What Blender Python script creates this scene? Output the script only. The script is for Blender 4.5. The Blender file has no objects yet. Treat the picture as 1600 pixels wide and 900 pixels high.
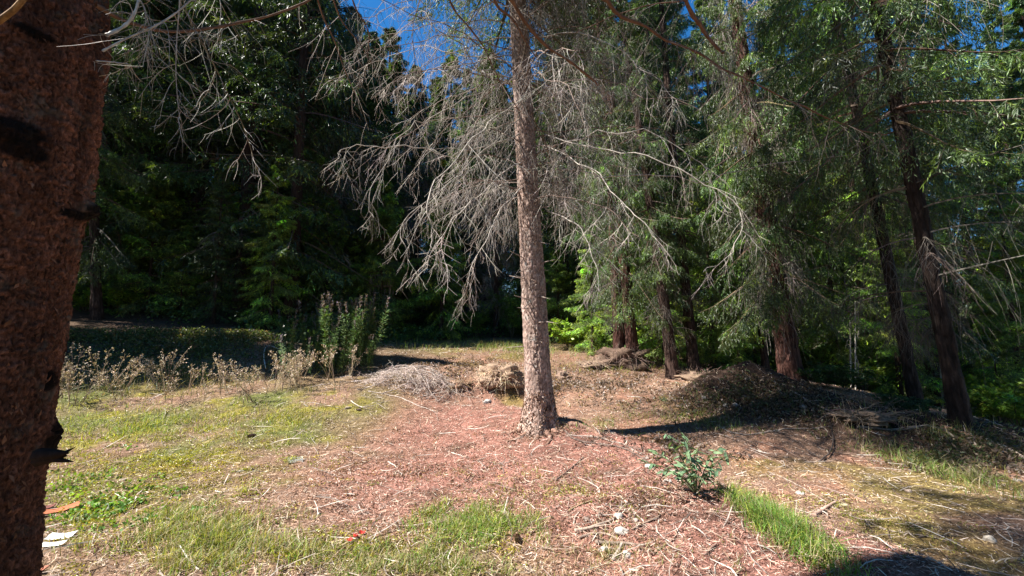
import bpy, math, random
import numpy as np
from mathutils import Vector

# ------------------------------------------------------------ camera, world, sun, exposure
scn = bpy.context.scene
COL = scn.collection
F, PITCH, CAMZ = 650.0, math.radians(5.5), 1.6
cd = bpy.data.cameras.new('camera'); cam = bpy.data.objects.new('camera', cd); COL.objects.link(cam)
cd.sensor_width = 36; cd.lens = F/1600*36; cd.clip_start = .02; cd.clip_end = 1000
cam.location = (0, 0, CAMZ); cam.rotation_euler = (math.pi/2+PITCH, 0, 0)
scn.camera = cam
SUN_EL, SHX, SHY = math.radians(50), 1.0, 0.18          # shadows fall along (SHX, SHY)
w = bpy.data.worlds.new('World'); scn.world = w; w.use_nodes = True
nt = w.node_tree; bg = nt.nodes['Background']
sky = nt.nodes.new('ShaderNodeTexSky'); sky.sky_type = 'NISHITA'; sky.sun_disc = False
sky.sun_elevation = SUN_EL
sdir = Vector((-SHX, -SHY, 0)).normalized()*math.cos(SUN_EL) + Vector((0, 0, math.sin(SUN_EL)))
sky.sun_rotation = math.atan2(sdir.x, sdir.y)
sky.altitude = 1200; sky.air_density = 1.0; sky.dust_density = .3; sky.ozone_density = 1.5
hs = nt.nodes.new('ShaderNodeHueSaturation'); hs.inputs['Saturation'].default_value = 1.38
nt.links.new(sky.outputs[0], hs.inputs['Color']); nt.links.new(hs.outputs[0], bg.inputs[0])
bg.inputs[1].default_value = .072
ld = bpy.data.lights.new('sun', 'SUN'); ld.energy = 5.0; ld.angle = math.radians(.5); ld.color = (1, .955, .88)
lo = bpy.data.objects.new('sun', ld); COL.objects.link(lo); lo.rotation_euler = sdir.to_track_quat('Z', 'Y').to_euler()
scn.view_settings.view_transform = 'Standard'; scn.view_settings.look = 'None'
scn.view_settings.exposure = 1.58; scn.view_settings.gamma = 1
scn.cycles.max_bounces = 5; scn.cycles.diffuse_bounces = 3; scn.cycles.glossy_bounces = 1
scn.cycles.transmission_bounces = 3; scn.cycles.caustics_reflective = False; scn.cycles.caustics_refractive = False
scn.cycles.use_denoising = True
scn.cycles.use_adaptive_sampling = False

rng = np.random.default_rng(7)
UP = np.array([0, 0, 1.])

# ------------------------------------------------------------ pixel -> world helpers (1600x900 photograph)
def rays(px, py):
    px = np.asarray(px, float); py = np.asarray(py, float)
    u = (450-py)/F
    return np.stack([(px-800)/F, math.cos(PITCH)-u*math.sin(PITCH), math.sin(PITCH)+u*math.cos(PITCH)], -1)
def at(px, py, Y):
    d = rays(px, py); return np.array([0, 0, CAMZ]) + d*(np.asarray(Y, float)/d[..., 1])[..., None]

# ------------------------------------------------------------ noise
def _h(ix, iy, iz, s):
    n = (ix*374761393 + iy*668265263 + iz*1440662683 + s*974711) & 0xffffffff
    n = ((n ^ (n >> 13))*1274126177) & 0xffffffff
    return ((n ^ (n >> 16)) & 0xffff)/65535.0
def vnoise(p, s=0):
    p = np.asarray(p, float); i = np.floor(p).astype(np.int64); f = p-i; f = f*f*(3-2*f)
    r = 0
    for a in (0, 1):
        for b in (0, 1):
            for c in (0, 1):
                wgt = (f[..., 0] if a else 1-f[..., 0])*(f[..., 1] if b else 1-f[..., 1])*(f[..., 2] if c else 1-f[..., 2])
                r = r + wgt*_h(i[..., 0]+a, i[..., 1]+b, i[..., 2]+c, s)
    return r*2-1
def fbm(p, octv=4, s=0):
    r = 0; a = .5; p = np.asarray(p, float)
    for k in range(octv): r = r+a*vnoise(p*2**k, s+k); a *= .5
    return r
def xy0(x, y, sc): return np.stack([x*sc, y*sc, np.zeros_like(x)], -1)
def cell2(u, v, s=0):
    iu = np.floor(u).astype(np.int64); iv = np.floor(v).astype(np.int64)
    f1 = np.full(u.shape, 9.); f2 = np.full(u.shape, 9.); idv = np.zeros(u.shape)
    for a in (-1, 0, 1):
        for b in (-1, 0, 1):
            cu = iu+a+.15+.7*_h(iu+a, iv+b, iu*0, s); cv = iv+b+.15+.7*_h(iu+a, iv+b, iu*0+1, s)
            d = np.hypot(u-cu, v-cv); hid = _h(iu+a, iv+b, iu*0+2, s)
            nb = d < f1; f2 = np.where(nb, f1, np.minimum(f2, d)); idv = np.where(nb, hid, idv); f1 = np.where(nb, d, f1)
    return f1, f2, idv
def sstep(x, a, b):
    t = np.clip((x-a)/(b-a), 0, 1); return t*t*(3-2*t)

# ------------------------------------------------------------ terrain
EDGE = np.array([(.1, 8.0), (.75, 6.9), (1.2, 6.1), (1.75, 5.5), (1.95, 4.7), (1.95, 4.0), (2.35, 3.1), (3.1, 1.8), (4.2, 0), (5, -3)])
def edge_dist(x, y):
    best = np.full(np.shape(x), 1e9); side = np.zeros(np.shape(x))
    for (x0, y0), (x1, y1) in zip(EDGE[:-1], EDGE[1:]):
        dx, dy = x1-x0, y1-y0; L2 = dx*dx+dy*dy
        t = np.clip(((x-x0)*dx+(y-y0)*dy)/L2, 0, 1)
        d = np.hypot(x-x0-t*dx, y-y0-t*dy); c = dx*(y-y0)-dy*(x-x0)
        m = d < best; best = np.where(m, d, best); side = np.where(m, np.sign(c), side)
    return best*side                                        # positive = right/lower side
def step(x, y):
    d = edge_dist(x, y) + .12*fbm(xy0(x, y, 1.7), 2, 50)
    return -.30*sstep(d, -.05, .38)*sstep(9.5-y, 0, 3.5)*sstep(12-x, 0, 6)
def bumps(x, y):
    g = lambda cx, cy, sx, sy, a: a*np.exp(-((x-cx)/sx)**2-((y-cy)/sy)**2)
    rough = .5+.5*fbm(xy0(x, y, 2.2), 3, 9)
    r = g(4.6, 8.0, 1.2, .7, .74)*(.75+.5*rough) + g(3.5, 7.9, .8, .5, .15) + g(7.2, 6.7, 1.3, .7, .42)*(.75+.5*rough) + g(6.0, 7.4, .9, .5, .2)
    r += g(-1.4, 9.7, 1.7, .5, .26)*(.6+.8*rough) + g(-.25, 9.2, .55, .45, .3) + g(3.3, 12.6, 1.5, .8, .3)*(.5+rough) + g(-7, 11.3, 3, .8, .35)
    r += g(-.9, 8.5, 1.2, .35, -.16) + g(.75, 6.75, .9, .8, .10)
    return r
CT = [(800,900,2.86),(400,900,2.86),(60,900,2.9),(800,800,3.8),(400,800,3.8),(100,800,3.85),(845,672,6.7),(600,700,5.8),(300,700,5.8),
 (100,700,5.7),(500,640,7.3),(250,640,7.2),(100,640,7.0),(300,600,8.7),(560,600,8.6),(520,577,10),(250,550,10.5),(200,500,12.5),(60,490,12),
 (400,502,14.5),(700,625,8.3),(650,560,11.5),(760,560,11.5),(700,537,16),(850,532,16.5),(600,514,20),(980,562,13),(1050,590,11.3),(1083,575,12.5),
 (1150,568,14),(1235,597,9.8),(1195,587,12),(1430,640,8.6),(1500,664,8),(1100,652,7.4),(950,620,8.6),(900,600,10),(1000,690,6.3),
 (1300,705,6.4),(1500,765,4.9),(1580,725,5.7),(1500,880,3.15),(1300,800,4.2),(1640,800,4.0),(1100,720,5.6)]
cp = [tuple(at(a, b, c)) for a, b, c in CT]
cp += [(0,0,0),(-6,0,.3),(6,0,-.5),(0,-8,-.1),(-12,4,1.2),(-30,15,6),(-30,40,9),(0,45,5),(25,45,-1),(32,15,-4.5),(14,14,-1.1),(20,8,-2.8),(10,22,-.3),(14,4,-1.4),(-14,22,4.5),(0,28,2.6),(-30,-10,3),(30,-10,-4)]
cp = np.array(cp)
tz = cp[:, 2]-step(cp[:, 0], cp[:, 1])
def tk(d): return d*d*np.log(d+1e-9)
n = len(cp); A = np.zeros((n+3, n+3))
A[:n, :n] = tk(np.hypot(cp[:, None, 0]-cp[None, :, 0], cp[:, None, 1]-cp[None, :, 1])) + np.eye(n)*.6
A[:n, n] = 1; A[:n, n+1:] = cp[:, :2]; A[n:, :n] = A[:n, n:].T
cw = np.linalg.solve(A, np.r_[tz, 0, 0, 0])
def h_exact(x, y):
    xx = np.clip(x, -34, 36); yy = np.clip(y, -12, 50)
    r = cw[n]+cw[n+1]*xx+cw[n+2]*yy
    for k in range(n): r = r+cw[k]*tk(np.hypot(xx-cp[k, 0], yy-cp[k, 1]))
    r = r+.04*(x-xx)*-1
    near = np.exp(-np.hypot(x, y-4)/14)
    return r+step(x, y)+bumps(x, y)+.05*fbm(xy0(x, y, .8), 3, 3)*(.4+.6*near)+.045*fbm(xy0(x, y, 3.4), 4, 5)*near
def lines(a, b, d, lo_, hi_):
    c = list(np.arange(a, b+1e-6, d)); s = d; v = c[-1]
    while v < hi_: s *= 1.11; v += s; c.append(v)
    s = d; v = a; o = []
    while v > lo_: s *= 1.11; v -= s; o.append(v)
    return np.array(o[::-1]+c)
GX = lines(-6.5, 9, .06, -150, 150); GY = lines(2, 11, .06, -120, 200)
gx, gy = np.meshgrid(GX, GY, indexing='ij'); GZ = h_exact(gx, gy)
def hz(x, y):
    x = np.asarray(x, float); y = np.asarray(y, float)
    i = np.clip(np.searchsorted(GX, x)-1, 0, len(GX)-2); j = np.clip(np.searchsorted(GY, y)-1, 0, len(GY)-2)
    fx = (x-GX[i])/(GX[i+1]-GX[i]); fy = (y-GY[j])/(GY[j+1]-GY[j])
    return (GZ[i, j]*(1-fx)+GZ[i+1, j]*fx)*(1-fy)+(GZ[i, j+1]*(1-fx)+GZ[i+1, j+1]*fx)*fy
def G(px, py):
    px = np.atleast_1d(np.asarray(px, float)); py = np.atleast_1d(np.asarray(py, float))
    d = rays(px, py); d = d/d[:, 1:2]
    res = np.full(px.shape, 30.); done = np.zeros(px.shape, bool); prev = 1.2
    for Y in 1.2*np.exp(np.linspace(0, math.log(40/1.2), 150)):
        hit = (CAMZ+d[:, 2]*Y < hz(d[:, 0]*Y, np.full(px.shape, Y))) & ~done
        if hit.any():
            a = np.full(hit.sum(), prev); b = np.full(hit.sum(), Y); dd = d[hit]
            for _ in range(10):
                m = (a+b)/2; below = CAMZ+dd[:, 2]*m < hz(dd[:, 0]*m, m)
                b = np.where(below, m, b); a = np.where(below, a, m)
            res[hit] = b; done |= hit
        prev = Y
    p = np.stack([d[:, 0]*res, res, 0*res], -1); p[:, 2] = hz(p[:, 0], p[:, 1])
    return p
def G1(px, py): return G(px, py)[0]

# ------------------------------------------------------------ mesh batches (all quads)
def nrm(v): return v/np.maximum(np.linalg.norm(v, axis=-1, keepdims=True), 1e-9)
def mixcol(n_, cols, g, v=.18):
    c = np.array(cols)[g.integers(0, len(cols), n_)]; return c*(1+v*g.normal(size=(n_, 1))).clip(.5, 1.6)
class Q:
    def __init__(s): s.V = []; s.Fc = []; s.M = []; s.C = []; s.n = 0
    def raw(s, V, Fc, col, mat=0):
        V = np.asarray(V, float).reshape(-1, 3); Fc = np.asarray(Fc).reshape(-1, 4)
        c = np.broadcast_to(np.asarray(col, float), (len(V), 3))
        s.V.append(V); s.Fc.append(Fc+s.n); s.C.append(c); s.M.append(np.full(len(Fc), mat)); s.n += len(V)
    def tube(s, P, R, sides=3, col=(.3, .3, .3), mat=0, cap=False):
        P = np.asarray(P, float); R = np.asarray(R, float)
        if P.ndim == 2: P = P[None]; R = R[None]
        if cap:
            P = np.concatenate([P[:, :1], P, P[:, -1:]], 1); R = np.concatenate([R[:, :1]*.02, R, R[:, -1:]*.02], 1)
        N, K, _ = P.shape
        T = np.gradient(P, axis=1)
        if cap: T[:, 0] = T[:, 2]; T[:, -1] = T[:, -3]; T[:, 1] = T[:, 2]; T[:, -2] = T[:, -3]
        T = nrm(T); ch = nrm(P[:, -1]-P[:, 0])
        ref = nrm(np.cross(ch, nrm(rng.normal(size=(N, 3)))))[:, None, :]
        U = nrm(np.cross(T, np.broadcast_to(ref, T.shape))); W_ = np.cross(T, U)
        a = np.arange(sides)*2*math.pi/sides
        V = P[:, :, None]+R[:, :, None, None]*(np.cos(a)[None, None, :, None]*U[:, :, None]+np.sin(a)[None, None, :, None]*W_[:, :, None])
        idx = np.arange(N*K*sides).reshape(N, K, sides)
        f = np.stack([idx[:, :-1], np.roll(idx, -1, 2)[:, :-1], np.roll(idx, -1, 2)[:, 1:], idx[:, 1:]], -1)
        col = np.asarray(col, float)
        if col.ndim == 2: col = np.repeat(col, K*sides, 0)
        s.raw(V, f, col, mat)
    def ribbon(s, P, Wd, side, col, mat=0):                     # P[N,K,3] Wd[N,K] side[N,3]
        N, K, _ = P.shape; o = side[:, None]*Wd[..., None]
        V = np.stack([P-o, P+o], 2); idx = np.arange(N*K*2).reshape(N, K, 2)
        f = np.stack([idx[:, :-1, 0], idx[:, :-1, 1], idx[:, 1:, 1], idx[:, 1:, 0]], -1)
        col = np.asarray(col, float)
        if col.ndim == 2: col = np.repeat(col, K*2, 0)
        s.raw(V, f, col, mat)
    def cards(s, c, d, side, L, W_, col, mat=0, fold=.0):        # rhombic leaves
        up = np.cross(d, side)*fold
        L = np.broadcast_to(L, c.shape[:1])[:, None]; W_ = np.broadcast_to(W_, c.shape[:1])[:, None]
        V = np.stack([c, c+d*L*.42+side*W_+up*W_, c+d*L, c+d*L*.42-side*W_+up*W_], 1)
        idx = np.arange(len(c)*4).reshape(-1, 4)
        col = np.asarray(col, float)
        if col.ndim == 2: col = np.repeat(col, 4, 0)
        s.raw(V, idx, col, mat)
    def mesh(s, name, mats, smooth=True):
        V = np.concatenate(s.V); Fc = np.concatenate(s.Fc); C = np.concatenate(s.C); M = np.concatenate(s.M)
        me = bpy.data.meshes.new(name)
        me.vertices.add(len(V)); me.vertices.foreach_set('co', V.astype(np.float32).ravel())
        me.loops.add(len(Fc)*4); me.loops.foreach_set('vertex_index', Fc.astype(np.int32).ravel())
        me.polygons.add(len(Fc)); me.polygons.foreach_set('loop_start', np.arange(0, len(Fc)*4, 4, dtype=np.int32))
        me.polygons.foreach_set('material_index', M.astype(np.int32))
        me.polygons.foreach_set('use_smooth', np.full(len(Fc), smooth))
        at_ = me.attributes.new('col', 'FLOAT_COLOR', 'POINT')
        at_.data.foreach_set('color', np.c_[C, np.ones(len(C))].astype(np.float32).ravel())
        for m in mats: me.materials.append(m)
        me.update(calc_edges=True); return me
    def build(s, name, mats, parent=None, smooth=True):
        o = bpy.data.objects.new(name, s.mesh(name, mats if isinstance(mats, list) else [mats], smooth)); COL.objects.link(o)
        if parent: o.parent = parent
        return o
def tag(o, label=None, cat=None, group=None, kind=None):
    if label: o['label'] = label
    if cat: o['category'] = cat
    if group: o['group'] = group
    if kind: o['kind'] = kind
    return o
def empty(name, loc, label, cat, group=None, rot=(0, 0, 0), scale=1):
    o = bpy.data.objects.new(name, None); COL.objects.link(o); o.location = loc; o.rotation_euler = rot
    o.scale = (scale,)*3 if np.isscalar(scale) else scale; o.empty_display_size = .2
    return tag(o, label, cat, group)
def inst(name, me, parent, loc=(0, 0, 0), rot=(0, 0, 0), scale=(1, 1, 1)):
    o = bpy.data.objects.new(name, me); COL.objects.link(o); o.parent = parent; o.location = loc; o.rotation_euler = rot; o.scale = scale
    if name in ('foliage', 'seed_head', 'flower_spike', 'crown', 'dead_twigs'): o['kind'] = 'stuff'
    return o
def copy_tree(o, parent=None):
    c = o.copy(); COL.objects.link(c); c.parent = parent
    for ch in list(o.children): copy_tree(ch, c)
    return c

# ------------------------------------------------------------ materials
def mat_new(name):
    m = bpy.data.materials.new(name); m.use_nodes = True; t = m.node_tree
    return m, t, t.nodes['Principled BSDF'], t.nodes['Material Output']
def ramp(t, src, stops):
    r = t.nodes.new('ShaderNodeValToRGB'); e = r.color_ramp.elements
    while len(e) < len(stops): e.new(.5)
    for k, (p, c) in enumerate(stops): e[k].position = p; e[k].color = (*c, 1) if len(c) == 3 else c
    t.links.new(src, r.inputs[0]); return r.outputs[0]
def noise(t, scale, detail=4, vec=None, rough=.6):
    n_ = t.nodes.new('ShaderNodeTexNoise'); n_.inputs['Scale'].default_value = scale; n_.inputs['Detail'].default_value = detail
    n_.inputs['Roughness'].default_value = rough
    if vec: t.links.new(vec, n_.inputs['Vector'])
    return n_.outputs[0]
def mulc(t, a, b, mode='MULTIPLY', fac=1.0):
    x = t.nodes.new('ShaderNodeMix'); x.data_type = 'RGBA'; x.blend_type = mode
    if hasattr(fac, 'is_output'): t.links.new(fac, x.inputs[0])
    else: x.inputs[0].default_value = fac
    for s_, k in ((a, 6), (b, 7)):
        if hasattr(s_, 'is_output'): t.links.new(s_, x.inputs[k])
        else: x.inputs[k].default_value = (*s_, 1)
    return x.outputs[2]
def leafmat(name, trans=.3, rough=.5, spec=.3, var=25, tcol=(1.3, 1.25, .5)):
    m, t, b, out = mat_new(name)
    a = t.nodes.new('ShaderNodeAttribute'); a.attribute_name = 'col'
    g = t.nodes.new('ShaderNodeNewGeometry')
    nz = ramp(t, noise(t, var, 2, g.outputs['Position']), [(.3, (.65, .65, .65)), (.7, (1.35, 1.35, 1.3))])
    c = mulc(t, a.outputs['Color'], nz)
    t.links.new(c, b.inputs['Base Color']); b.inputs['Roughness'].default_value = rough; b.inputs['Specular IOR Level'].default_value = spec
    if trans > 0:
        tr = t.nodes.new('ShaderNodeBsdfTranslucent'); t.links.new(mulc(t, c, tcol), tr.inputs[0])
        mx = t.nodes.new('ShaderNodeMixShader'); mx.inputs[0].default_value = trans
        t.links.new(b.outputs[0], mx.inputs[1]); t.links.new(tr.outputs[0], mx.inputs[2]); t.links.new(mx.outputs[0], out.inputs[0])
    return m
def bark(name, c1, c2, c3, sc=30, zs=.35, bump=.5, dist=.02, lichen=None):
    m, t, b, out = mat_new(name)
    tc = t.nodes.new('ShaderNodeTexCoord'); mp = t.nodes.new('ShaderNodeMapping'); mp.inputs['Scale'].default_value = (1, 1, zs)
    t.links.new(tc.outputs['Object'], mp.inputs[0]); v = mp.outputs[0]
    n1 = noise(t, sc, 6, v, .7); n2 = noise(t, sc*.18, 3, v)
    c = ramp(t, n1, [(.30, c1), (.52, c2), (.72, c3)])
    c = mulc(t, c, ramp(t, n2, [(.3, (.7, .68, .66)), (.7, (1.25, 1.2, 1.2))]))
    if lichen:
        n3 = noise(t, 7, 5, tc.outputs['Object'], .65)
        c = mulc(t, c, lichen, 'MIX', ramp(t, n3, [(.56, (0, 0, 0)), (.68, (.75, .75, .75))]))
    at_ = t.nodes.new('ShaderNodeAttribute'); at_.attribute_name = 'col'
    c = mulc(t, c, at_.outputs['Color'])
    t.links.new(c, b.inputs['Base Color']); b.inputs['Roughness'].default_value = .85; b.inputs['Specular IOR Level'].default_value = .2
    vo = t.nodes.new('ShaderNodeTexVoronoi'); vo.inputs['Scale'].default_value = sc*.8; t.links.new(v, vo.inputs['Vector'])
    ad = t.nodes.new('ShaderNodeMath'); ad.operation = 'ADD'; t.links.new(n1, ad.inputs[0]); t.links.new(vo.outputs[0], ad.inputs[1])
    bp = t.nodes.new('ShaderNodeBump'); bp.inputs['Strength'].default_value = bump; bp.inputs['Distance'].default_value = dist
    t.links.new(ad.outputs[0], bp.inputs['Height']); t.links.new(bp.outputs[0], b.inputs['Normal'])
    return m
M = dict(
 needle=leafmat('needles', .30, .42, .6), leaf=leafmat('leaves', .4, .42, .45), grass=leafmat('grass', .4, .5, .3),
 dry=leafmat('dry_stalks', .1, .8, .15), twig=leafmat('dead_twigs', 0, .75, .25), litter=leafmat('litter', .08, .75, .2),
 weed=leafmat('weed_leaf', .22, .65, .25), stone=leafmat('stone', 0, .85, .2, 40), soil=leafmat('soil', 0, .95, .1, 30), paper=leafmat('paper', .15, .7, .3, 3),
 bark_near=bark('bark_near', (.035, .016, .011), (.16, .068, .043), (.32, .16, .12), 80, .45, 1.0, .014, (.10, .095, .085)),
 bark_main=bark('bark_main', (.11, .075, .06), (.32, .23, .19), (.52, .42, .37), 42, .5, .6, .012, (.34, .33, .30)),
 bark_dark=bark('bark_dark', (.022, .014, .011), (.06, .036, .028), (.14, .095, .078), 26, .2, .9, .04),
 bark_shaded=bark('bark_shaded', (.014, .010, .008), (.032, .022, .018), (.075, .055, .046), 26, .2, .9, .04),  # darker copy of bark_dark: the trio's shade put into the colour
 bark_red=bark('bark_red', (.025, .012, .009), (.08, .036, .027), (.21, .115, .09), 26, .14, 1.0, .05),
 branch=bark('branch_bark', (.09, .055, .04), (.20, .13, .10), (.34, .25, .21), 90, .3, .4, .004),
 wood=bark('grey_wood', (.14, .11, .09), (.28, .23, .19), (.42, .36, .31), 20, .1, .4, .01),
)
# ground: colours, with some painted shade, come from the zone attribute (x litter red, y moss green, z tan)
def ground_mat():
    m, t, b, out = mat_new('forest_floor')
    a = t.nodes.new('ShaderNodeAttribute'); a.attribute_name = 'col'
    g = t.nodes.new('ShaderNodeNewGeometry'); P = g.outputs['Position']
    fine = ramp(t, noise(t, 60, 8, P, .75), [(.3, (.25, .24, .24)), (.5, (.88, .84, .82)), (.7, (1.85, 1.8, 1.75))])
    mid = ramp(t, noise(t, 6, 5, P, .65), [(.32, (.68, .66, .62)), (.68, (1.28, 1.26, 1.25))])
    c = mulc(t, mulc(t, a.outputs['Color'], fine), mid)
    c = mulc(t, c, (.82, .80, .79))
    t.links.new(c, b.inputs['Base Color']); b.inputs['Roughness'].default_value = .95; b.inputs['Specular IOR Level'].default_value = .1
    bp = t.nodes.new('ShaderNodeBump'); bp.inputs['Strength'].default_value = .9; bp.inputs['Distance'].default_value = .02
    t.links.new(noise(t, 45, 8, P, .75), bp.inputs['Height']); t.links.new(bp.outputs[0], b.inputs['Normal'])
    return m
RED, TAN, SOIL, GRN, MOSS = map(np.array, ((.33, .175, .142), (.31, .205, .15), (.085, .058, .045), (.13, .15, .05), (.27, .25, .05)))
def ell(x, y, cx, cy, rx, ry, rot=0):
    c, s_ = math.cos(rot), math.sin(rot); dx, dy = x-cx, y-cy
    return np.exp(-((dx*c+dy*s_)/rx)**2-((-dx*s_+dy*c)/ry)**2)
def zone(x, y):
    """colour of the ground at x, y, painted shade included"""
    nz = fbm(xy0(x, y, .9), 4, 21); n2 = fbm(xy0(x, y, 2.6), 3, 33)
    col = np.zeros(np.shape(x)+(3,))+TAN*.9
    def mix(c, wgt): nonlocal col; wgt = np.clip(wgt, 0, 1)[..., None]; col = col*(1-wgt)+c*wgt
    r = ell(x, y, .1, 6.2, 2.2, 2.3)+ell(x, y, 1.2, 4.2, 1.3, 1.7)+.5*ell(x, y, -1.2, 5.0, 1.4, 1.2)+.9*ell(x, y, 1.8, 3.0, .9, .8)
    mix(RED, r*1.3+nz*.9-.15)
    mix(np.array([.17, .105, .08]), np.clip(n2*1.6-.15, 0, .7)*(y > -50))
    d = edge_dist(x, y); rt = sstep(d, .1, .6)
    mix(TAN, rt*.85); mix(np.array([.34, .18, .125]), rt*np.clip(n2*1.8, 0, .6))
    mix(MOSS*.8, rt*np.clip(nz*1.8-.2, 0, .6))
    gl = sstep(-x, 1.6, 3.4)*sstep(y, 4.9, 6)*sstep(9-y, 0, 1.5)+.7*sstep(3.9-y, 0, 1.0)*sstep(1.0-x, 0, 1.5)+.5*sstep(-x, 1.4, 3)
    mix(GRN*1.15, gl*(.35+nz*1.2)); mix(MOSS, gl*np.clip(n2*2.2-.3, 0, .8))
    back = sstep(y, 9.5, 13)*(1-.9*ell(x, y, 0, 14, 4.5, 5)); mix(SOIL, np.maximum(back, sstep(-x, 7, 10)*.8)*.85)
    mix(SOIL*.62, .98*np.clip(ell(x, y, 4.7, 8.0, 1.7, .95)*1.6+ell(x, y, 7.2, 6.7, 1.6, 1)*1.5, 0, 1))  # dark mound soil, with tree shade painted in
    mix(np.array([.12, .07, .05]), np.clip(1-np.abs(d-.16)/.16, 0, 1)*.7*sstep(8-y, 0, 1)); mix(SOIL*.7, sstep(x, 9, 12)*.7)  # bank band darkened in colour, standing in for the face's shade
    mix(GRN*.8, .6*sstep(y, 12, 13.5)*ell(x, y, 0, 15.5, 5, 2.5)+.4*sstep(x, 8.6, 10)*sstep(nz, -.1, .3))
    return col
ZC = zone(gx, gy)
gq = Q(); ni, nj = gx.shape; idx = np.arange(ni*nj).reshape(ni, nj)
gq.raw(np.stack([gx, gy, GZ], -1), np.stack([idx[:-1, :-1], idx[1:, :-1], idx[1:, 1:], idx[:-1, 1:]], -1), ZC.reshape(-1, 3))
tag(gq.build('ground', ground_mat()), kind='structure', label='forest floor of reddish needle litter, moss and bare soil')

# ------------------------------------------------------------ curve generators
def evalc(P, t):
    """P[N,K,3], t[N,m] -> points, tangents [N,m,3]"""
    N, K, _ = P.shape; f = np.clip(t, 0, .9999)*(K-1); i = f.astype(int); f = (f-i)[..., None]
    r = np.arange(N)[:, None]; return P[r, i]*(1-f)+P[r, i+1]*f, nrm(P[r, i+1]-P[r, i])
def spawn(P, m, length, g, t0=.12, t1=1., fwd=.6, out=.8, down=.2, droop=.3, curl=0., K=4, flat=1.):
    """m side shoots per curve; length = fn(t)[N,m] or array"""
    N = len(P); t = t0+(t1-t0)*(np.arange(m)[None]+g.random((N, m)))/m
    p, T = evalc(P, t)
    sg = np.where((np.arange(m)[None]+g.integers(0, 2, (N, 1))) % 2, 1., -1.)[..., None]
    side = nrm(np.cross(T, UP)+1e-3)*sg
    d = nrm(T*fwd+side*out-UP*down+g.normal(size=p.shape)*.22*np.array([1, 1, flat]))
    L = length(t) if callable(length) else np.broadcast_to(length, t.shape)
    L = L*(.6+.7*g.random(t.shape))
    s = np.linspace(0, 1, K)[None, None, :, None]; L4 = L[..., None, None]
    cv = nrm(np.cross(d, g.normal(size=d.shape)))[..., None, :]
    C = p[..., None, :]+d[..., None, :]*s*L4-UP*(droop*s**2)*L4+cv*(curl*s**2)*L4
    return C.reshape(N*m, K, 3), L.reshape(-1)
def taper(N, K, r0, r1): 
    return np.asarray(r0).reshape(-1, 1)*np.ones((N, 1))*(1-np.linspace(0, 1, K)[None])+r1*np.linspace(0, 1, K)[None]
def tint(n_, base, g, v=.25, hue=.12):
    b = np.asarray(base)[None]*(1+v*g.normal(size=(n_, 1))).clip(.35, 2); return b*(1+hue*g.normal(size=(n_, 3))).clip(.5, 1.6)
def needles(q, P, n_, L, W_, base, g, mat, sp=.6, hang=.1, tn=None, fold=.25):
    N = len(P); t = (np.arange(n_)[None]+g.random((N, n_)))/n_
    p, T = evalc(P, t); T = T.reshape(-1, 3); p = p.reshape(-1, 3)
    side = nrm(np.cross(T, UP)+g.normal(size=T.shape)*.5)*np.where(g.random((len(T), 1)) < .5, 1, -1)
    d = nrm(T*(1-sp*.5)+side*sp-UP*hang+g.normal(size=T.shape)*.2)
    s2 = nrm(np.cross(d, UP+g.normal(size=T.shape)*.6))
    c = np.repeat(tn if tn is not None else tint(N, base, g), n_, 0)*(1+.2*g.normal(size=(len(T), 1))).clip(.4, 1.8)
    q.cards(p, d, s2, L*(.7+.6*g.random(len(T))), W_, c, mat, fold)

NGREEN = (.060, .102, .032)
def trunk_mesh(name, H, r0, mat, sides=14, rows=40, flare=.5, amp=.02, seed=0, lean=None, bend=0., col=(1, 1, 1), top=.04, cells=None, z0=-.4):
    z = z0+(H-z0)*np.linspace(0, 1, rows)**1.15; th = np.arange(sides)*2*math.pi/sides
    Z, TH = np.meshgrid(z, th, indexing='ij'); tt = np.clip(Z/H, 0, 1)
    r = r0*(1-tt)**.8*(1-top)+top*r0
    lob = 1+.28*np.sin(TH*4+seed)+.18*np.sin(TH*7+seed*2.3)
    r = r+r0*flare*np.exp(-np.maximum(Z, -.1)/.28)*lob*.8
    X3 = np.stack([np.cos(TH)*r0*3, np.sin(TH)*r0*3, Z*.9], -1)
    r = r*(1+.06*fbm(X3*1.2, 2, seed))+amp*fbm(X3*6, 3, seed+5)
    if cells:
        cu, cv, dep = cells; nu = max(6, round(2*math.pi*r0/cu)); u = TH/(2*math.pi)*nu
        wob = .35*fbm(np.stack([u, Z/cv, 0*u], -1)*.8, 2, 4)
        f1, f2, idv = cell2(np.where(u > nu-.5, u, u)+wob, Z/cv+wob, 3)
        r = r+dep*(sstep(f2-f1, .02, .22)*(.5+.9*idv)-.4)+dep*.5*fbm(np.stack([u*2, Z/cv*1.5, 0*u], -1), 2, 9)
    bx = bend*np.sin(Z/H*math.pi); V = np.stack([np.cos(TH)*r+bx, np.sin(TH)*r, Z], -1)
    if lean is not None: V = V+np.asarray(lean)[None, None]*(Z/H)[..., None]
    i = np.arange(rows*sides).reshape(rows, sides); j = np.roll(i, -1, 1)
    q = Q(); c = np.broadcast_to(np.asarray(col, float), (rows*sides, 3))
    if cells: c = (c*(.55+.6*sstep(f2-f1, 0, .25)*(.6+.6*idv)*(1+.7*fbm(np.stack([np.cos(TH)*2, np.sin(TH)*2, Z*1.1], -1), 3, seed+40)).clip(.45, 1.6)).reshape(-1, 1))
    q.raw(V, np.stack([i[:-1], j[:-1], j[1:], i[1:]], -1), c)
    return q.mesh(name, [mat])

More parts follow.
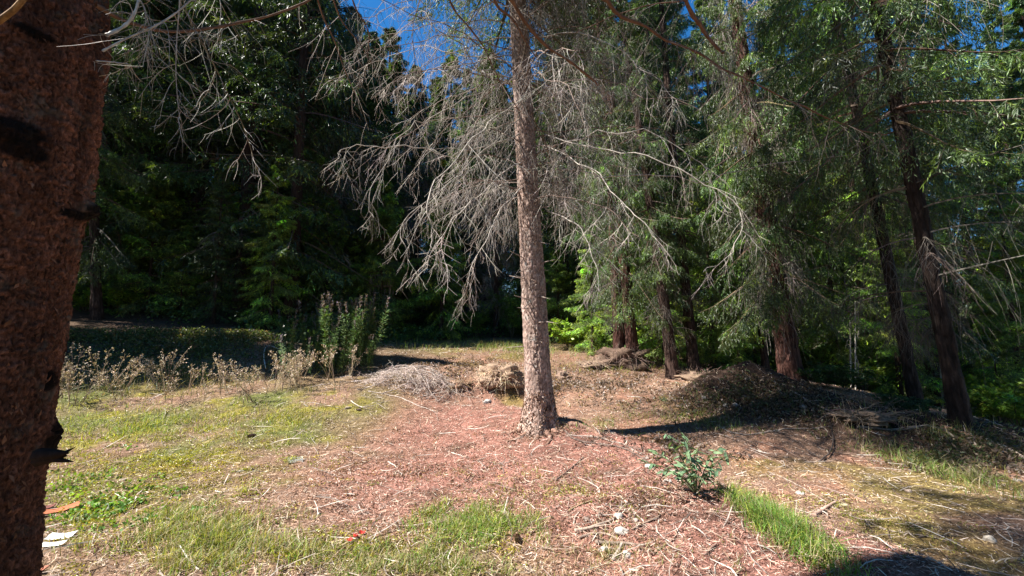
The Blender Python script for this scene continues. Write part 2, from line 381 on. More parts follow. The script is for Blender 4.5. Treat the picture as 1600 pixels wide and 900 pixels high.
def conifer(seed, H, zb, R, nb=100, m1=16, m2=5, nn=6, L=.07, W_=.011, dead=(1.5, 0), dead_n=0, dead_R=1.8, green=NGREEN, droop=.35, hang=.25, dw=.005, dcol=(.12, .10, .085), patchy=0.):
    """crown mesh and dead-twig mesh of a spruce standing at the origin"""
    g = np.random.default_rng(seed); q = Q()
    u = np.sort(g.random(nb))**.9; z = zb+(H-zb)*u*.985
    prof = ((1-u)**.75)*(.55+.45*np.minimum(1, u*6+.3)); Lb = R*prof*(.65+.45*g.random(nb))+.18
    if patchy: Lb *= np.where(g.random(nb) < patchy, .45, 1)
    az = np.arange(nb)*2.39996+g.normal(size=nb)*.4; el = -.15+.75*u**1.3+g.normal(size=nb)*.1
    s = np.linspace(0, 1, 7)[None, :, None]
    hd = np.stack([np.cos(az), np.sin(az), 0*az], -1)[:, None]
    P = np.zeros((nb, 1, 3)); P[:, 0, 2] = z
    P = P+hd*s*(Lb*np.cos(el))[:, None, None]+UP*((s*np.sin(el)[:, None, None]-droop*s**1.7+.16*s**4)*Lb[:, None, None])
    q.tube(P, taper(nb, 7, .008+.009*Lb, .003), 3, tint(nb, (.12, .08, .06), g), 1)
    T1, L1 = spawn(P, m1, lambda t: (Lb[:, None]*.42*(1.08-t)+.06), g, fwd=.7, out=.8, down=.15+hang, droop=.3)
    q.ribbon(T1, taper(len(T1), 4, .004, .002), nrm(g.normal(size=(len(T1), 3))), tint(len(T1), (.11, .08, .06), g), 1)
    T2, L2 = spawn(T1, m2, np.repeat(L1[:, None], m2, 1)*.45+.03, g, t0=.1, fwd=.7, out=.75, down=.1+hang, droop=.25, K=3)
    bt = np.repeat(tint(nb, green, g, .3, .08), m1, 0)
    needles(q, T1, nn, L, W_, None, g, 0, tn=bt*(1+.15*g.normal(size=(len(T1), 1))).clip(.5, 1.6))
    t2 = np.repeat(bt, m2, 0)*(1+.2*g.normal(size=(len(T2), 1))).clip(.5, 1.8)
    glintm = g.random(len(T2)) < .16; t2[glintm] *= np.array([2.9, 2.7, 1.3])  # random sprays brightened in colour as painted sun glints
    needles(q, T2, nn, L, W_, None, g, 0, tn=t2)
    crown = q.mesh('crown', [M['needle'], M['twig']], False)
    dm = None
    if dead_n:
        q = Q(); nd = dead_n; z = g.uniform(dead[0], dead[1], nd); Lb = dead_R*g.uniform(.35, 1.05, nd); az = g.uniform(0, 6.283, nd)
        hd = np.stack([np.cos(az), np.sin(az), 0*az], -1)[:, None]; P = np.zeros((nd, 1, 3)); P[:, 0, 2] = z
        P = P+hd*s*Lb[:, None, None]+UP*((.12*s-.45*g.random((nd, 1, 1))*s**2)*Lb[:, None, None])
        cl = tint(nd, dcol, g, .3, .05)
        q.tube(P, taper(nd, 7, .006+.005*Lb, .003), 3, cl)
        T1, L1 = spawn(P, 12, lambda t: Lb[:, None]*.38*(1.15-t)+.1, g, fwd=.5, out=.6, down=.55, droop=.5, curl=.25, K=5)
        c1 = np.repeat(cl, 12, 0)*1.1; q.ribbon(T1, taper(len(T1), 5, dw*.8, dw*.45), nrm(g.normal(size=(len(T1), 3))), c1)
        T2, L2 = spawn(T1, 4, np.repeat(L1[:, None], 4, 1)*.5+.04, g, fwd=.5, out=.6, down=.4, droop=.4, curl=.4, K=4)
        q.ribbon(T2, taper(len(T2), 4, dw*.5, dw*.35), nrm(g.normal(size=(len(T2), 3))), np.repeat(c1, 4, 0)*1.1)
        dm = q.mesh('dead_twigs', [M['twig']], False)
    return crown, dm

def broadleaf(seed, H, R, n_st=7, n_br=9, n_lf=26, Lf=.07, Wf=.026, col=(.09, .16, .03), z0=.05, mat='leaf', stemcol=(.12, .09, .06)):
    """bush or sapling: stems, shoots, many leaf-sized faces"""
    g = np.random.default_rng(seed); q = Q(); az = g.uniform(0, 6.283, n_st); sp = R*g.uniform(.2, 1, n_st); hh = H*g.uniform(.6, 1, n_st)
    s = np.linspace(0, 1, 6)[None, :, None]; hd = np.stack([np.cos(az), np.sin(az), 0*az], -1)[:, None]
    P = hd*(.05+s**1.3*sp[:, None, None])+UP*(s*hh[:, None, None]-.15*s**3*hh[:, None, None]); P[:, :, :2] += .05*g.normal(size=(n_st, 6, 2))*s
    q.tube(P, taper(n_st, 6, .006+.006*H, .003), 4, tint(n_st, stemcol, g))
    sm = q.mesh('stem', [M['twig']]); q = Q()
    T1, L1 = spawn(P, n_br, H*.22+.08, g, t0=.2, fwd=.5, out=.8, down=-.15, droop=.2, K=5)
    q.tube(T1, taper(len(T1), 5, .003+.001*H, .0015), 3, tint(len(T1), stemcol, g), 1)
    N = len(T1); t = g.random((N, n_lf))**.7; p, T = evalc(T1, t); p = p.reshape(-1, 3); T = T.reshape(-1, 3)
    d = nrm(T*.5+g.normal(size=T.shape)*np.array([.8, .8, .35])); s2 = nrm(np.cross(d, UP+g.normal(size=T.shape)*.45))
    p = p+g.normal(size=p.shape)*.03*R
    q.cards(p, d, s2, Lf*(.6+.7*g.random(len(p))), Wf*(.7+.5*g.random(len(p))), np.repeat(tint(N, col, g, .22, .08), n_lf, 0)*(1+.2*g.normal(size=(len(p), 1))).clip(.5, 1.6), 0, .35)
    return sm, q.mesh('foliage', [M[mat], M['twig']], False)

# ------------------------------------------------------------ tree prototypes
VAR = {}
VAR['near'] = conifer(11, 19, 4.2, 3.1, nb=100, m1=20, m2=5, nn=9, L=.095, W_=.0085, dead=(1.3, 7), dead_n=30, dead_R=2.2, dw=.006, hang=.15)
VAR['low'] = conifer(21, 17, 2.3, 3.3, nb=96, m1=22, m2=5, nn=9, L=.105, W_=.0095, dead=(1.5, 9), dead_n=16, dead_R=2.4, green=(.066, .112, .035), dw=.006, droop=.45, hang=.12)
VAR['far'] = conifer(13, 20, 1.2, 3.3, nb=140, m1=15, m2=4, nn=5, L=.15, W_=.016, green=(.052, .092, .036), droop=.45, hang=.35)
VAR['far2'] = conifer(14, 18, 3.0, 2.6, nb=120, m1=14, m2=4, nn=5, L=.14, W_=.015, dead=(1, 9), dead_n=60, dead_R=2.3, green=(.060, .100, .042), dw=.009, dcol=(.20, .175, .16), patchy=.35)
VAR['grey'] = conifer(15, 15, 5.5, 1.9, nb=80, m1=14, m2=4, nn=4, L=.11, W_=.016, dead=(1.5, 13.5), dead_n=150, dead_R=2.1, green=(.06, .085, .035), dw=.009, dcol=(.24, .20, .18), patchy=.5)
VAR['young'] = conifer(16, 6, .25, 1.6, nb=70, m1=14, m2=5, nn=8, L=.09, W_=.010, green=(.13, .21, .05), droop=.25, hang=.1)
VAR['light'] = conifer(17, 11, .8, 2.4, nb=76, m1=18, m2=5, nn=9, L=.11, W_=.012, green=(.20, .30, .07), droop=.4, hang=.15)  # young and light greens raised so their sprays look sunlit
TR = {k: {} for k in VAR}
HV = dict(low=17, near=19, far=20, far2=18, grey=15, young=6, light=11)
TM = {k: trunk_mesh('trunk', HV[k]*.99, dict(young=.06, light=.12, grey=.16).get(k, .2), M['bark_dark'], 14, 44, .5, .012, seed=i) for i, k in enumerate(VAR)}
def place(kind, x, y, H, label, group=None, rz=None, trunk=None, name='spruce_tree', lean=(0, 0), cs=None, zoff=0):
    """one tree: an empty at its foot, trunk, crown and dead twigs under it"""
    s = H/HV[kind]; z = float(hz(x, y))+zoff
    t = empty(name, (x, y, z), label, 'tree', group, (lean[1], lean[0], 0))
    rz = rng.uniform(0, 6.28) if rz is None else rz
    c = cs or (1., 1.)
    if trunk is None: inst('trunk', TM[kind], t, (0, 0, 0), (0, 0, rz), (s*c[0], s*c[0], s))
    else:
        o = bpy.data.objects.new('trunk', trunk); COL.objects.link(o); o.parent = t
    inst('crown', VAR[kind][0], t, (0, 0, 0), (0, 0, rz), (s*c[0], s*c[0], s*c[1]))
    if VAR[kind][1]: inst('dead_twigs', VAR[kind][1], t, (0, 0, 0), (0, 0, rz+1), (s*c[0], s*c[0], s*c[1]))
    return t
def lean_of(p0, px, py):
    """tilt angle about y so that the axis from p0 passes pixel (px,py) at the same depth"""
    p1 = at(px, py, p0[1]); return math.atan2(p1[0]-p0[0], p1[2]-p0[2])

exec_after = []
# ---- trunks one can tell apart on the right and left
hero = [ # px, py base, upper px, py, width px at mid, kind, H, bark, label
 (968, 560, 950, 300, 17, 'near', 15, 'bark_red', 'left trunk of the twin red-barked spruces rising from the exposed root clump'),
 (989, 563, 972, 330, 19, 'low', 17, 'bark_red', 'right trunk of the twin red-barked spruces rising from the exposed root clump'),
 (1052, 590, 1028, 430, 18, 'near', 13, 'bark_dark', 'dark spruce with a sagging bunch of grey twigs right of the twin trunks'),
 (1084, 577, 1072, 430, 17, 'near', 16, 'bark_dark', 'blackish spruce trunk standing just left of the bright green shrub'),
 (1197, 582, 1183, 480, 11, 'near', 12, 'bark_dark', 'thin spruce trunk just left of the thick furrowed red-brown trunk'),
 (1238, 597, 1203, 350, 36, 'low', 17, 'bark_red', 'thick furrowed red-brown spruce trunk behind the dirt mound'),
 (1434, 642, 1335, 190, 22, 'near', 18, 'bark_shaded', 'shade-darkened leaning spruce trunk, left one of the leaning trio on the right'),
 (1478, 640, 1398, 240, 18, 'low', 16, 'bark_shaded', 'thin leaning spruce trunk, middle one of the leaning trio on the right'),
 (1503, 662, 1385, 120, 31, 'near', 20, 'bark_shaded', 'thick shade-darkened leaning spruce trunk, right one of the leaning trio'),
 (152, 492, 150, 230, 18, 'low', 16, 'bark_dark', 'spruce trunk with sunlit side shoots right behind the big foreground trunk'),
]
for k, (px, py, ux, uy, wd, kd, H, bk, lb) in enumerate(hero):
    p = G1(px, py)
    if k in (4, 5, 9): p = at(px, py, {4: 12., 5: 9.8, 9: 12.2}[k]); p[2] = hz(p[0], p[1])
    r0 = wd/F*p[1]/2*1.02*p[1]/math.hypot(p[0], p[1]); ta = lean_of(p, ux, uy)
    tm = trunk_mesh('trunk', H, r0, M[bk], 30, 190, .40, .02, seed=20+k, cells=(.10, .28, .020 if wd > 22 else .012), top=.1, bend=.10*(-1)**k)
    cs = (.72, 1) if k in (6, 7, 8) else (.62, 1.)
    t = place(kd, p[0], p[1], H, lb, None, None, tm, 'spruce_tree', (ta, 0), cs)
    if k == 5:
        inst('crown', VAR['low'][0], t, (0, 0, 0), (0, 0, 2.1), (.6, .6, .95)); inst('dead_twigs', VAR['grey'][1], t, (0, 0, 0), (0, 0, 1.1), (.55, .55, 1.2))

# ---- named trees of the middle distance (px, depth, height, kind, label)
mid = [
 (500, 17.5, 17.5, 'grey', 'tall spruce hung with grey dead twigs left of the sky gap', 'grey-twigged spruces against the sky'),
 (462, 18.5, 17.5, 'low', 'full green spruce at the left side of the sky gap', None),
 (535, 19.5, 15.8, 'low', 'green spruce with shelved boughs under the left part of the sky gap', None),
 (577, 20.5, 14.6, 'low', 'pointed green spruce seen through the dead twigs in the sky gap', None),
 (650, 21, 12.6, 'grey', 'shorter grey-twigged spruce whose tip pokes into the sky gap', 'grey-twigged spruces against the sky'),
 (725, 23, 15.0, 'far2', 'narrow spruce just left of the central trunk against the sky', None),
 (775, 19, 12.0, 'grey', 'brown-grey twiggy spruce touching the left side of the central trunk', 'grey-twigged spruces against the sky'),
 (540, 20, 10.5, 'light', 'fresh green spruce below the sky gap left of centre', None),
 (690, 18, 8.0, 'light', 'yellow-green spruce showing between the hanging dead branches', None),
 (905, 18, 18.0, 'low', 'tall spruce with loose green sprays right of the central trunk', None),
 (872, 15.8, 3.6, 'young', 'young spruce with pale drooping sprays behind the central trunk', None),
 (1010, 13.6, 6.0, 'light', 'sunlit drooping spruce in front of the twin trunks', None),
 (1110, 13.5, 7.2, 'light', 'sunlit grey-green spruce spreading over the blackish trunks', None),
 (1320, 13.5, 5.5, 'young', 'young bright spruce left of the leaning trio', None),
 (1365, 12.5, 4.0, 'young', 'small fan-branched young spruce in sun behind the leaning trio', None),
 (1545, 11, 3.0, 'young', 'lime green young spruce at the right edge beyond the thick shade-darkened trunk', None),
 (1300, 12.6, 8.0, 'light', 'sunlit drooping spruce between the thick red-brown trunk and the leaning trio', None),
 (1395, 11.8, 6.0, 'light', 'sunlit spruce with pale shelves seen between the leaning trunks', None),
 (1035, 12.2, 4.6, 'light', 'bright drooping young spruce right of the twin trunks', None),
 (925, 13.0, 4.2, 'light', 'sunlit young spruce with fanned sprays between the central trunk and the twins', None),
 (1150, 12.0, 3.6, 'light', 'small sunlit spruce between the blackish trunk and the thin one', None),
 (960, 15.2, 5.0, 'light', 'low sunlit spruce left of the twin trunks', None),
 (1175, 14.2, 5.0, 'light', 'low sunlit spruce left of the thick red-brown trunk', None),
 (1580, 11.5, 7.0, 'light', 'sunlit spruce with hanging shelves at the right edge', None),
 (230, 13.5, 5.0, 'young', 'young spruce with sunlit shelves right of the left trunk', None),
]
for px, Y, H, kd, lb, gp in mid:
    x = (px-800)/F*Y; place(kd, x, Y, H, lb, gp)
# ---- forest walls: alike spruces nobody can tell apart
g = np.random.default_rng(5)
def wall(n_, px0, px1, Y0, Y1, kinds, H0, H1, lb, gp, cs=(1, 1), mind=1.7):
    pts = []
    for _ in range(n_*30):
        if len(pts) >= n_: break
        Y = g.uniform(Y0, Y1); x = (g.uniform(px0, px1)-800)/F*Y
        if all(math.hypot(x-a, Y-b) > mind for a, b in pts): pts.append((x, Y))
    for x, Y in pts: place(kinds[g.integers(len(kinds))], x, Y, g.uniform(H0, H1)*(Y if H1 < 2 else 1), lb, gp, cs=cs)
wall(24, -60, 455, 14.8, 21, ['far', 'far', 'low'], 19, 24, 'tall dark spruce in the shaded forest wall on the left', 'spruces of the dark left forest wall')
wall(16, -160, 430, 21, 34, ['far', 'far2'], 20, 26, 'dim spruce deep behind the left forest wall', 'spruces deep behind the left wall')
wall(14, 380, 840, 20, 27, ['far', 'light', 'young', 'far'], 5, 9.5, 'low dark spruce closing the back of the clearing', 'low spruces behind the clearing')
wall(30, 440, 870, 24, 40, ['far', 'far2', 'grey', 'far'], .54, .66, 'distant spruce under the sky gap', 'distant spruces under the sky gap', (1.45, 1))
wall(24, 880, 1330, 17, 28, ['low', 'far2', 'low', 'far', 'low'], 17, 22, 'tall spruce in the thicket between the central trunk and the leaning trio', 'spruces of the middle right thicket')
wall(20, 1330, 1760, 11.5, 22, ['far2', 'low', 'low'], 13, 20, 'shaded spruce with grey lower twigs behind the leaning trio', 'shaded spruces at the right edge', (.8, 1))
wall(30, 860, 1800, 26, 50, ['far', 'far2'], 13, 21, 'far spruce filling the gaps of the right forest', 'far spruces of the right forest', mind=2.6)
wall(9, 100, 430, 13.6, 16, ['young', 'light'], 3, 7.5, 'dark shelf-branched young spruce at the shaded foot of the left slope', 'young spruces at the foot of the left slope', mind=1.3)
wall(16, 330, 620, 16.5, 20, ['young', 'young', 'light'], 2.5, 6.5, 'young dark spruce in the shade around the wooden high seat', 'young spruces around the high seat', mind=1.1)
# trees beside the picture on the sunward side, whose shade falls across the back of the clearing
for x, y, H in ((-13, 9.0, 13), (-15.7, 8.3, 16), (-18.5, 7.6, 19), (-14.6, 11.4, 11), (-21.5, 7.6, 21), (-18.5, 12.6, 15), (-21.5, 12, 19), (-25, 11.6, 23), (-19, 15.8, 19), (-23, 15, 23), (-9.6, 13.4, 5.5)):
    place('far', x, y, H, 'spruce of the wood on the left slope whose shade darkens the back of the clearing', 'shade-casting spruces of the left slope')

for x, y, H in ((-9, -7, 20), (-4, -9, 22), (1, -8, 21), (5, -6, 19), (9, -4, 20), (12, 1, 18), (13, 4, 17), (-14, -8, 22), (7, -11, 23), (-7, -13, 22), (16, -3, 21)):  # unseen trees added to hold back skylight
    place('far', x, y, H, 'spruce of the wood behind the viewer, added unseen to hold back skylight', 'added spruces behind the viewer')

t = empty('spruce_tree', (-4.6, 1.4, float(hz(-4.6, 1.4))), 'tall thin-crowned spruce added unseen left of the viewer so its high crown dapples the right slope', 'tree')  # unseen tree, added for the dappled shade of its raised crown
inst('trunk', TM['far'], t, (0, 0, 0), (0, 0, 1), (.9, .9, 1.05)); inst('crown', VAR['grey'][0], t, (0, 0, 5.5), (0, 0, 2), (1., 1., 1.)); inst('dead_twigs', VAR['grey'][1], t, (0, 0, 7.5), (0, 0, 3), (1, 1, .8))

# ------------------------------------------------------------ dead branches built one by one
DEADC = (.48, .43, .38)
def bcurve(pts, K=22):
    P = np.asarray(pts, float); n_ = len(P); t = np.linspace(0, n_-1, K); out = []
    for v in t:
        i = min(int(v), n_-2); f = v-i; p0 = P[max(i-1, 0)]; p1 = P[i]; p2 = P[i+1]; p3 = P[min(i+2, n_-1)]
        out.append(.5*((2*p1)+(-p0+p2)*f+(2*p0-5*p1+4*p2-p3)*f*f+(-p0+3*p1-3*p2+p3)*f**3))
    return np.array(out)
def dead_branch(P, r0, r1, g, m1=14, l1=.5, m2=5, col=DEADC, tw=.0035, t0=.15, down=.5, curl=.35, parent=None, name='branch', bcol=None, droop=.5, m3=0, kink=.055):
    q = Q(); N = 1; K = len(P); sd_ = int(g.integers(99)); kk = np.stack([fbm(P*2.2, 3, sd_), fbm(P*2.2, 3, sd_+7), fbm(P*2.2, 3, sd_+13)], -1)*np.linalg.norm(P[-1]-P[0])*kink
    P = P+(kk-kk[:1])*np.minimum(1, np.linspace(0, 4, K))[:, None]
    R = np.linspace(r0, r1, K); R = R*(1+.15*g.normal(size=K)).clip(.8, 1.4)
    q.tube(P[None], R[None], 6, bcol or col)
    T1, L1 = spawn(P[None], m1, lambda t: l1*(1.2-.6*t), g, t0=t0, fwd=.45, out=.75, down=down, droop=droop, curl=curl, K=7)
    c = tint(len(T1), col, g, .18, .03)
    q.tube(T1, taper(len(T1), 7, tw*1.15, tw*.45), 3, c)
    T2, L2 = spawn(T1, m2, np.repeat(L1[:, None], m2, 1)*.42+.02, g, t0=.2, fwd=.6, out=.6, down=.25, droop=.4, curl=.5, K=5)
    q.tube(T2, taper(len(T2), 5, tw*.7, tw*.3), 3, np.repeat(c, m2, 0)*1.05)
    if m3:
        T3, _ = spawn(T2, m3, np.repeat(L2[:, None], m3, 1)*.5+.01, g, t0=.2, fwd=.6, out=.6, down=.1, droop=.2, curl=.5, K=4)
        q.tube(T3, taper(len(T3), 4, tw*.5, tw*.28), 3, np.repeat(np.repeat(c, m2, 0), m3, 0))
    return q.build(name, M['twig'], parent)

# ------------------------------------------------------------ the central spruce
gm = np.random.default_rng(42)
base = G1(845, 668); base[2] -= .02
main = empty('spruce_tree', (0, 0, 0), 'tall spruce in the middle of the clearing with sunlit trunk and drooping dead branches', 'tree')
top = at(806, -60, base[1]+.1); Ht = 17.5
dirm = (top-base)/(top[2]-base[2])
main.location = base
lean = np.array([dirm[0], dirm[1], 0])*Ht
tmm = trunk_mesh('trunk', Ht, 19.3/F*base[1]*1.02, M['bark_main'], 96, 640, .75, .012, seed=3, cells=(.05, .075, .011), lean=lean, top=.1, z0=-.3)
o = bpy.data.objects.new('trunk', tmm); COL.objects.link(o); o.parent = main
B = base
def axis(z): return B+np.array([dirm[0]*z, dirm[1]*z, z])
inst('crown', VAR['low'][0], main, tuple(np.array([dirm[0]*7, dirm[1]*7, 6.9-2.3*.66])), (0, math.atan(dirm[0]), .3), (.9, .9, .66))  # extra crown added for denser shade on the mound
inst('crown', VAR['near'][0], main, tuple(np.array([dirm[0]*7, dirm[1]*7, 7.8-4.2*.62])), (0, math.atan(dirm[0]), 2.), (.85, .85, .62))
def lp(P): return P-B
# roots spreading from the foot
for a, l in ((-2.7, .75), (-2.0, .6), (-1.2, .55), (-.5, 1.3), (-.15, 1.0), (2.9, .8), (.5, .7), (-1.6, .9)):
    s_ = np.linspace(.12, l, 12); x = B[0]+np.cos(a+.25*np.sin(s_*4))*s_; y = B[1]+np.sin(a+.25*np.sin(s_*4))*s_
    z = hz(x, y)+.035*(1-s_/l)-.01+.10*np.exp(-s_/.12); R = .05*(1-s_/l)+.008
    q = Q(); q.tube(lp(np.stack([x, y, z], -1)), R, 7, (.75, .62, .55)); q.build('root', M['bark_main'], main)
heroes = [ # px,py,dY polyline from the trunk
 [(850,238,0),(890,218,-.3),(945,212,-.6),(1010,220,-.9),(1075,243,-1.1),(1118,275,-1.2),(1150,330,-1.3)],
 [(850,268,0),(930,268,.2),(1010,276,.3),(1100,275,.3),(1200,256,.2),(1300,235,.1),(1385,208,0)],
 [(846,225,0),(895,250,-.6),(945,295,-1.1),(990,335,-1.4),(1020,372,-1.5)],
 [(850,210,0),(930,232,-.8),(1030,250,-1.4),(1110,290,-1.7),(1165,335,-1.8),(1150,385,-1.9),(1095,425,-1.9)],
 [(818,205,0),(770,225,-.3),(700,238,-.5),(620,232,-.7),(560,230,-.8),(528,245,-.8),(545,285,-.8)],
 [(818,180,0),(760,235,-.6),(700,290,-1.),(650,330,-1.3),(640,375,-1.4),(645,420,-1.4)],
 [(820,150,0),(755,190,-.9),(690,255,-1.5),(655,330,-1.8),(672,400,-1.9),(705,430,-1.9)],
 [(822,250,0),(775,280,-.4),(725,335,-.8),(690,370,-1.),(665,420,-1.1)],
 [(815,120,0),(740,150,-.4),(660,190,-.7),(600,250,-.9),(570,320,-1),(575,350,-1)],
 [(812,100,0),(730,80,.3),(650,70,.5),(580,95,.7),(520,130,.8)],
 [(810,40,0),(740,30,-.2),(660,40,-.4),(600,60,-.5),(560,70,-.6)],
 [(812,140,0),(760,110,-.8),(700,60,-1.6),(640,20,-2.2)],
 [(838,120,0),(905,95,.2),(985,120,.4),(1040,160,.5),(1070,215,.5)],
 [(848,160,0),(880,130,-.4),(905,135,-.6),(912,165,-.7),(890,200,-.7)],
 [(850,290,0),(900,330,.4),(930,370,.6),(960,380,.7)],
 [(832,60,0),(880,50,-.5),(950,70,-1),(1010,110,-1.3),(1050,160,-1.5)],
 [(820,290,0),(790,320,-.5),(760,375,-.8),(735,440,-1.),(728,470,-1)],
 [(855,330,0),(900,345,-.6),(925,385,-.9),(932,425,-1),(925,450,-1.)],
]
for k, pl in enumerate(heroes):
    P = bcurve([at(a, b, B[1]+c) for a, b, c in pl], 26)
    dead_branch(lp(P), .010, .003, gm, col=tuple(np.array((.42, .37, .33))*gm.uniform(.65, 1.1)), m1=16 if k != 1 else 7, l1=.42 if k != 1 else .18, m2=6 if k != 1 else 3, parent=main, down=.45, tw=.0032, m3=0)
for k in range(104):                                          # the mass of finer dead branches
    z = gm.uniform(3.5, 9.2); a = gm.uniform(0, 6.283) if k % 3 else gm.uniform(-.8, 1.2); L_ = gm.uniform(1.0, 2.5)*(.85 if z < 4.5 else 1.2)
    s_ = np.linspace(0, 1, 20)[:, None]; c0 = axis(z-B[2]*0)
    P = c0+np.array([math.cos(a), math.sin(a), 0])*s_*L_+UP*((gm.uniform(-.05, .5)*s_-gm.uniform(.25, .75)*s_**2)*L_)
    P[:, :2] += (fbm(P*1.5, 2, k)[:, None])*.12*s_
    dead_branch(lp(P), .011, .003, gm, m1=15, l1=.44, m2=7, parent=main, down=.6, tw=.0036, droop=.6, col=tuple(np.array((.36, .315, .285))*gm.uniform(.6, 1.2)), bcol=(.17, .12, .10), curl=.65)
for k in range(26):                                          # short snapped stubs low on the trunk
    z = gm.uniform(.9, 3.8); a = gm.uniform(2.6, 6.4); r = 20/F*base[1]*.98; L_ = gm.uniform(.06, .3)
    c0 = axis(z)+np.array([math.cos(a), math.sin(a), 0])*r*.9; d = np.array([math.cos(a), math.sin(a), gm.uniform(-.5, .3)])
    P = c0+d*np.linspace(0, L_, 4)[:, None]; q = Q(); q.tube(lp(P), np.array([.009, .007, .005, .003]), 5, (.3, .24, .21), cap=True); q.build('stub', M['twig'], main)

def flakes(ctr, rad, n_, z0, z1, l_, w_, cols, g, parent, mat='dry', off=.0):
    z = g.uniform(z0, z1, n_); a = g.uniform(0, 6.283, n_); rd = rad(z, a); c = ctr(z); out_ = np.stack([np.cos(a), np.sin(a), 0*a], -1); tg = np.stack([-np.sin(a), np.cos(a), 0*a], -1)
    d = nrm(UP*np.where(g.random((n_, 1)) < .6, -1, 1)+out_*g.uniform(.1, .7, (n_, 1))+tg*g.normal(size=(n_, 1))*.5)
    q = Q(); q.cards(c+out_*(rd[:, None]+off)-d*.004, d, nrm(np.cross(d, out_)), l_*(.5+.9*g.random(n_)), w_*(.6+.8*g.random(n_)), mixcol(n_, cols, g, .3), 0, -.4)
    o = q.build('bark_flake', M[mat], parent, False); o['kind'] = 'stuff'; return o
r0m = 19.3/F*base[1]*1.02
def radm(z, a): 
    t_ = np.clip(z/Ht, 0, 1); return r0m*((1-t_)**.8*.9+.1)+r0m*.75*np.exp(-np.maximum(z, -.1)/.28)*.8*(1+.28*np.sin(a*4+3)+.18*np.sin(a*7+6.9))+.003
cm = lambda z: np.stack([dirm[0]*z, dirm[1]*z, z], -1)
flakes(cm, radm, 5200, .0, 7.5, .028, .009, ((.34, .25, .21), (.27, .19, .15), (.16, .10, .08), (.40, .32, .28)), gm, main)
flakes(cm, radm, 1500, .0, .55, .045, .012, ((.45, .33, .27), (.30, .19, .15), (.15, .09, .07)), gm, main)
n9 = 900; a9 = gm.uniform(0, 6.283, n9); d9 = r0m*1.5+np.abs(gm.normal(size=n9))*.16; P9 = np.stack([B[0]+np.cos(a9)*d9, B[1]+np.sin(a9)*d9, 0*a9], -1); P9[:, 2] = hz(P9[:, 0], P9[:, 1])+gm.random(n9)*.06*np.exp(-(d9-r0m*1.5)/.15)
dd9 = nrm(gm.normal(size=P9.shape)*np.array([1, 1, .6])); q = Q(); q.cards(P9, dd9, nrm(np.cross(dd9, gm.normal(size=P9.shape))), .05, .010, mixcol(n9, ((.38, .26, .2), (.24, .14, .1), (.14, .09, .07)), gm), 0, .3)
tag(q.build('bark_litter', M['dry'], None, False), 'fallen bark flakes heaped round the foot of the central trunk', 'litter', None, 'stuff')

# ------------------------------------------------------------ the foreground trunk on the left edge
gf = np.random.default_rng(77)
fb = np.array([-1.90, 1.62, 0.]); fb[2] = hz(fb[0], fb[1])
rt = .30
# right silhouette must run from (50,900) through (105,450) to (178,0)
def edge_x(py): return np.interp(py, [-40, 0, 250, 450, 700, 900], [180, 176, 148, 112, 80, 52])
fore = empty('spruce_tree', tuple(fb), 'huge red-brown scaly trunk filling the left edge of the picture', 'tree')
zz = np.linspace(-.2, 4.6, 520); th = np.arange(250)*2*math.pi/250
Z, TH = np.meshgrid(zz, th, indexing='ij')
pys = np.linspace(-250, 1000, 400); rr = rt*(1-.035*zz)
pe = at(edge_x(pys), pys, fb[1]); tp0 = pe[:, 0]/pe[:, 1]; tphi = np.interp(zz+fb[2], (pe[:, 2]-CAMZ)[::-1]*.86+CAMZ, tp0[::-1])   # tangent line of sight at each height
phi = np.arctan(tphi); cx = (fb[1]*np.sin(phi)-rr*1.0)/np.cos(phi)-fb[0]
u = TH/(2*math.pi)*118; v = Z/.021; X3 = np.stack([np.cos(TH)*8, np.sin(TH)*8, Z*18], -1)
w1 = fbm(X3*.35, 2, 60)*1.6; f1, f2, idv = cell2(u+w1, v*.8+w1, 8)
big = fbm(np.stack([np.cos(TH)*2.5, np.sin(TH)*2.5, Z*3], -1), 3, 61)
dep = .010*fbm(np.stack([np.cos(TH)*9, np.sin(TH)*9, Z*2.2], -1), 3, 67)+.013*(sstep(f2-f1, 0, .3)*(.3+idv)-.5)+.010*fbm(X3*.6, 3, 62)+.018*big
kn = np.zeros_like(Z); kc = np.ones_like(Z)
def knot(th0, z0_, a, s1, s2):
    global kn, kc
    e = np.exp(-(((TH-th0+math.pi) % (2*math.pi)-math.pi)*rt/s1)**2-((Z-z0_)/s2)**2); kn = kn+a*e*(1+.5*fbm(X3*.8, 3, 70)); kc = kc*(1-.93*sstep(e+.22*fbm(X3*.7, 3, 71), .25, .5))
kz = lambda py: float(at(100, py, 1.4)[2]-fb[2])
knot(-.60, kz(190), .030, .11, .045); knot(-.42, kz(218), .02, .07, .04); knot(.50, kz(285), .055, .05, .035); knot(.25, kz(300), .010, .08, .022); knot(.52, kz(735), .045, .05, .09); knot(-.5, kz(25), .010, .06, .02); knot(.4, kz(615), .010, .04, .04)
R2 = rr[:, None]+dep+kn
V = np.stack([cx[:, None]+np.cos(TH)*R2, np.sin(TH)*R2, Z], -1)
i = np.arange(Z.size).reshape(Z.shape); j = np.roll(i, -1, 1); q = Q()
cc = (kc*(.55+.55*sstep(f2-f1, 0, .3)*(.6+.7*idv))*(1+.9*fbm(np.stack([np.cos(TH)*4, np.sin(TH)*4, Z*1.3], -1), 4, 66)).clip(.4, 1.9)).reshape(-1, 1)*np.ones((1, 3))
q.raw(V, np.stack([i[:-1], j[:-1], j[1:], i[1:]], -1), cc)
q.build('trunk', M['bark_near'], fore)
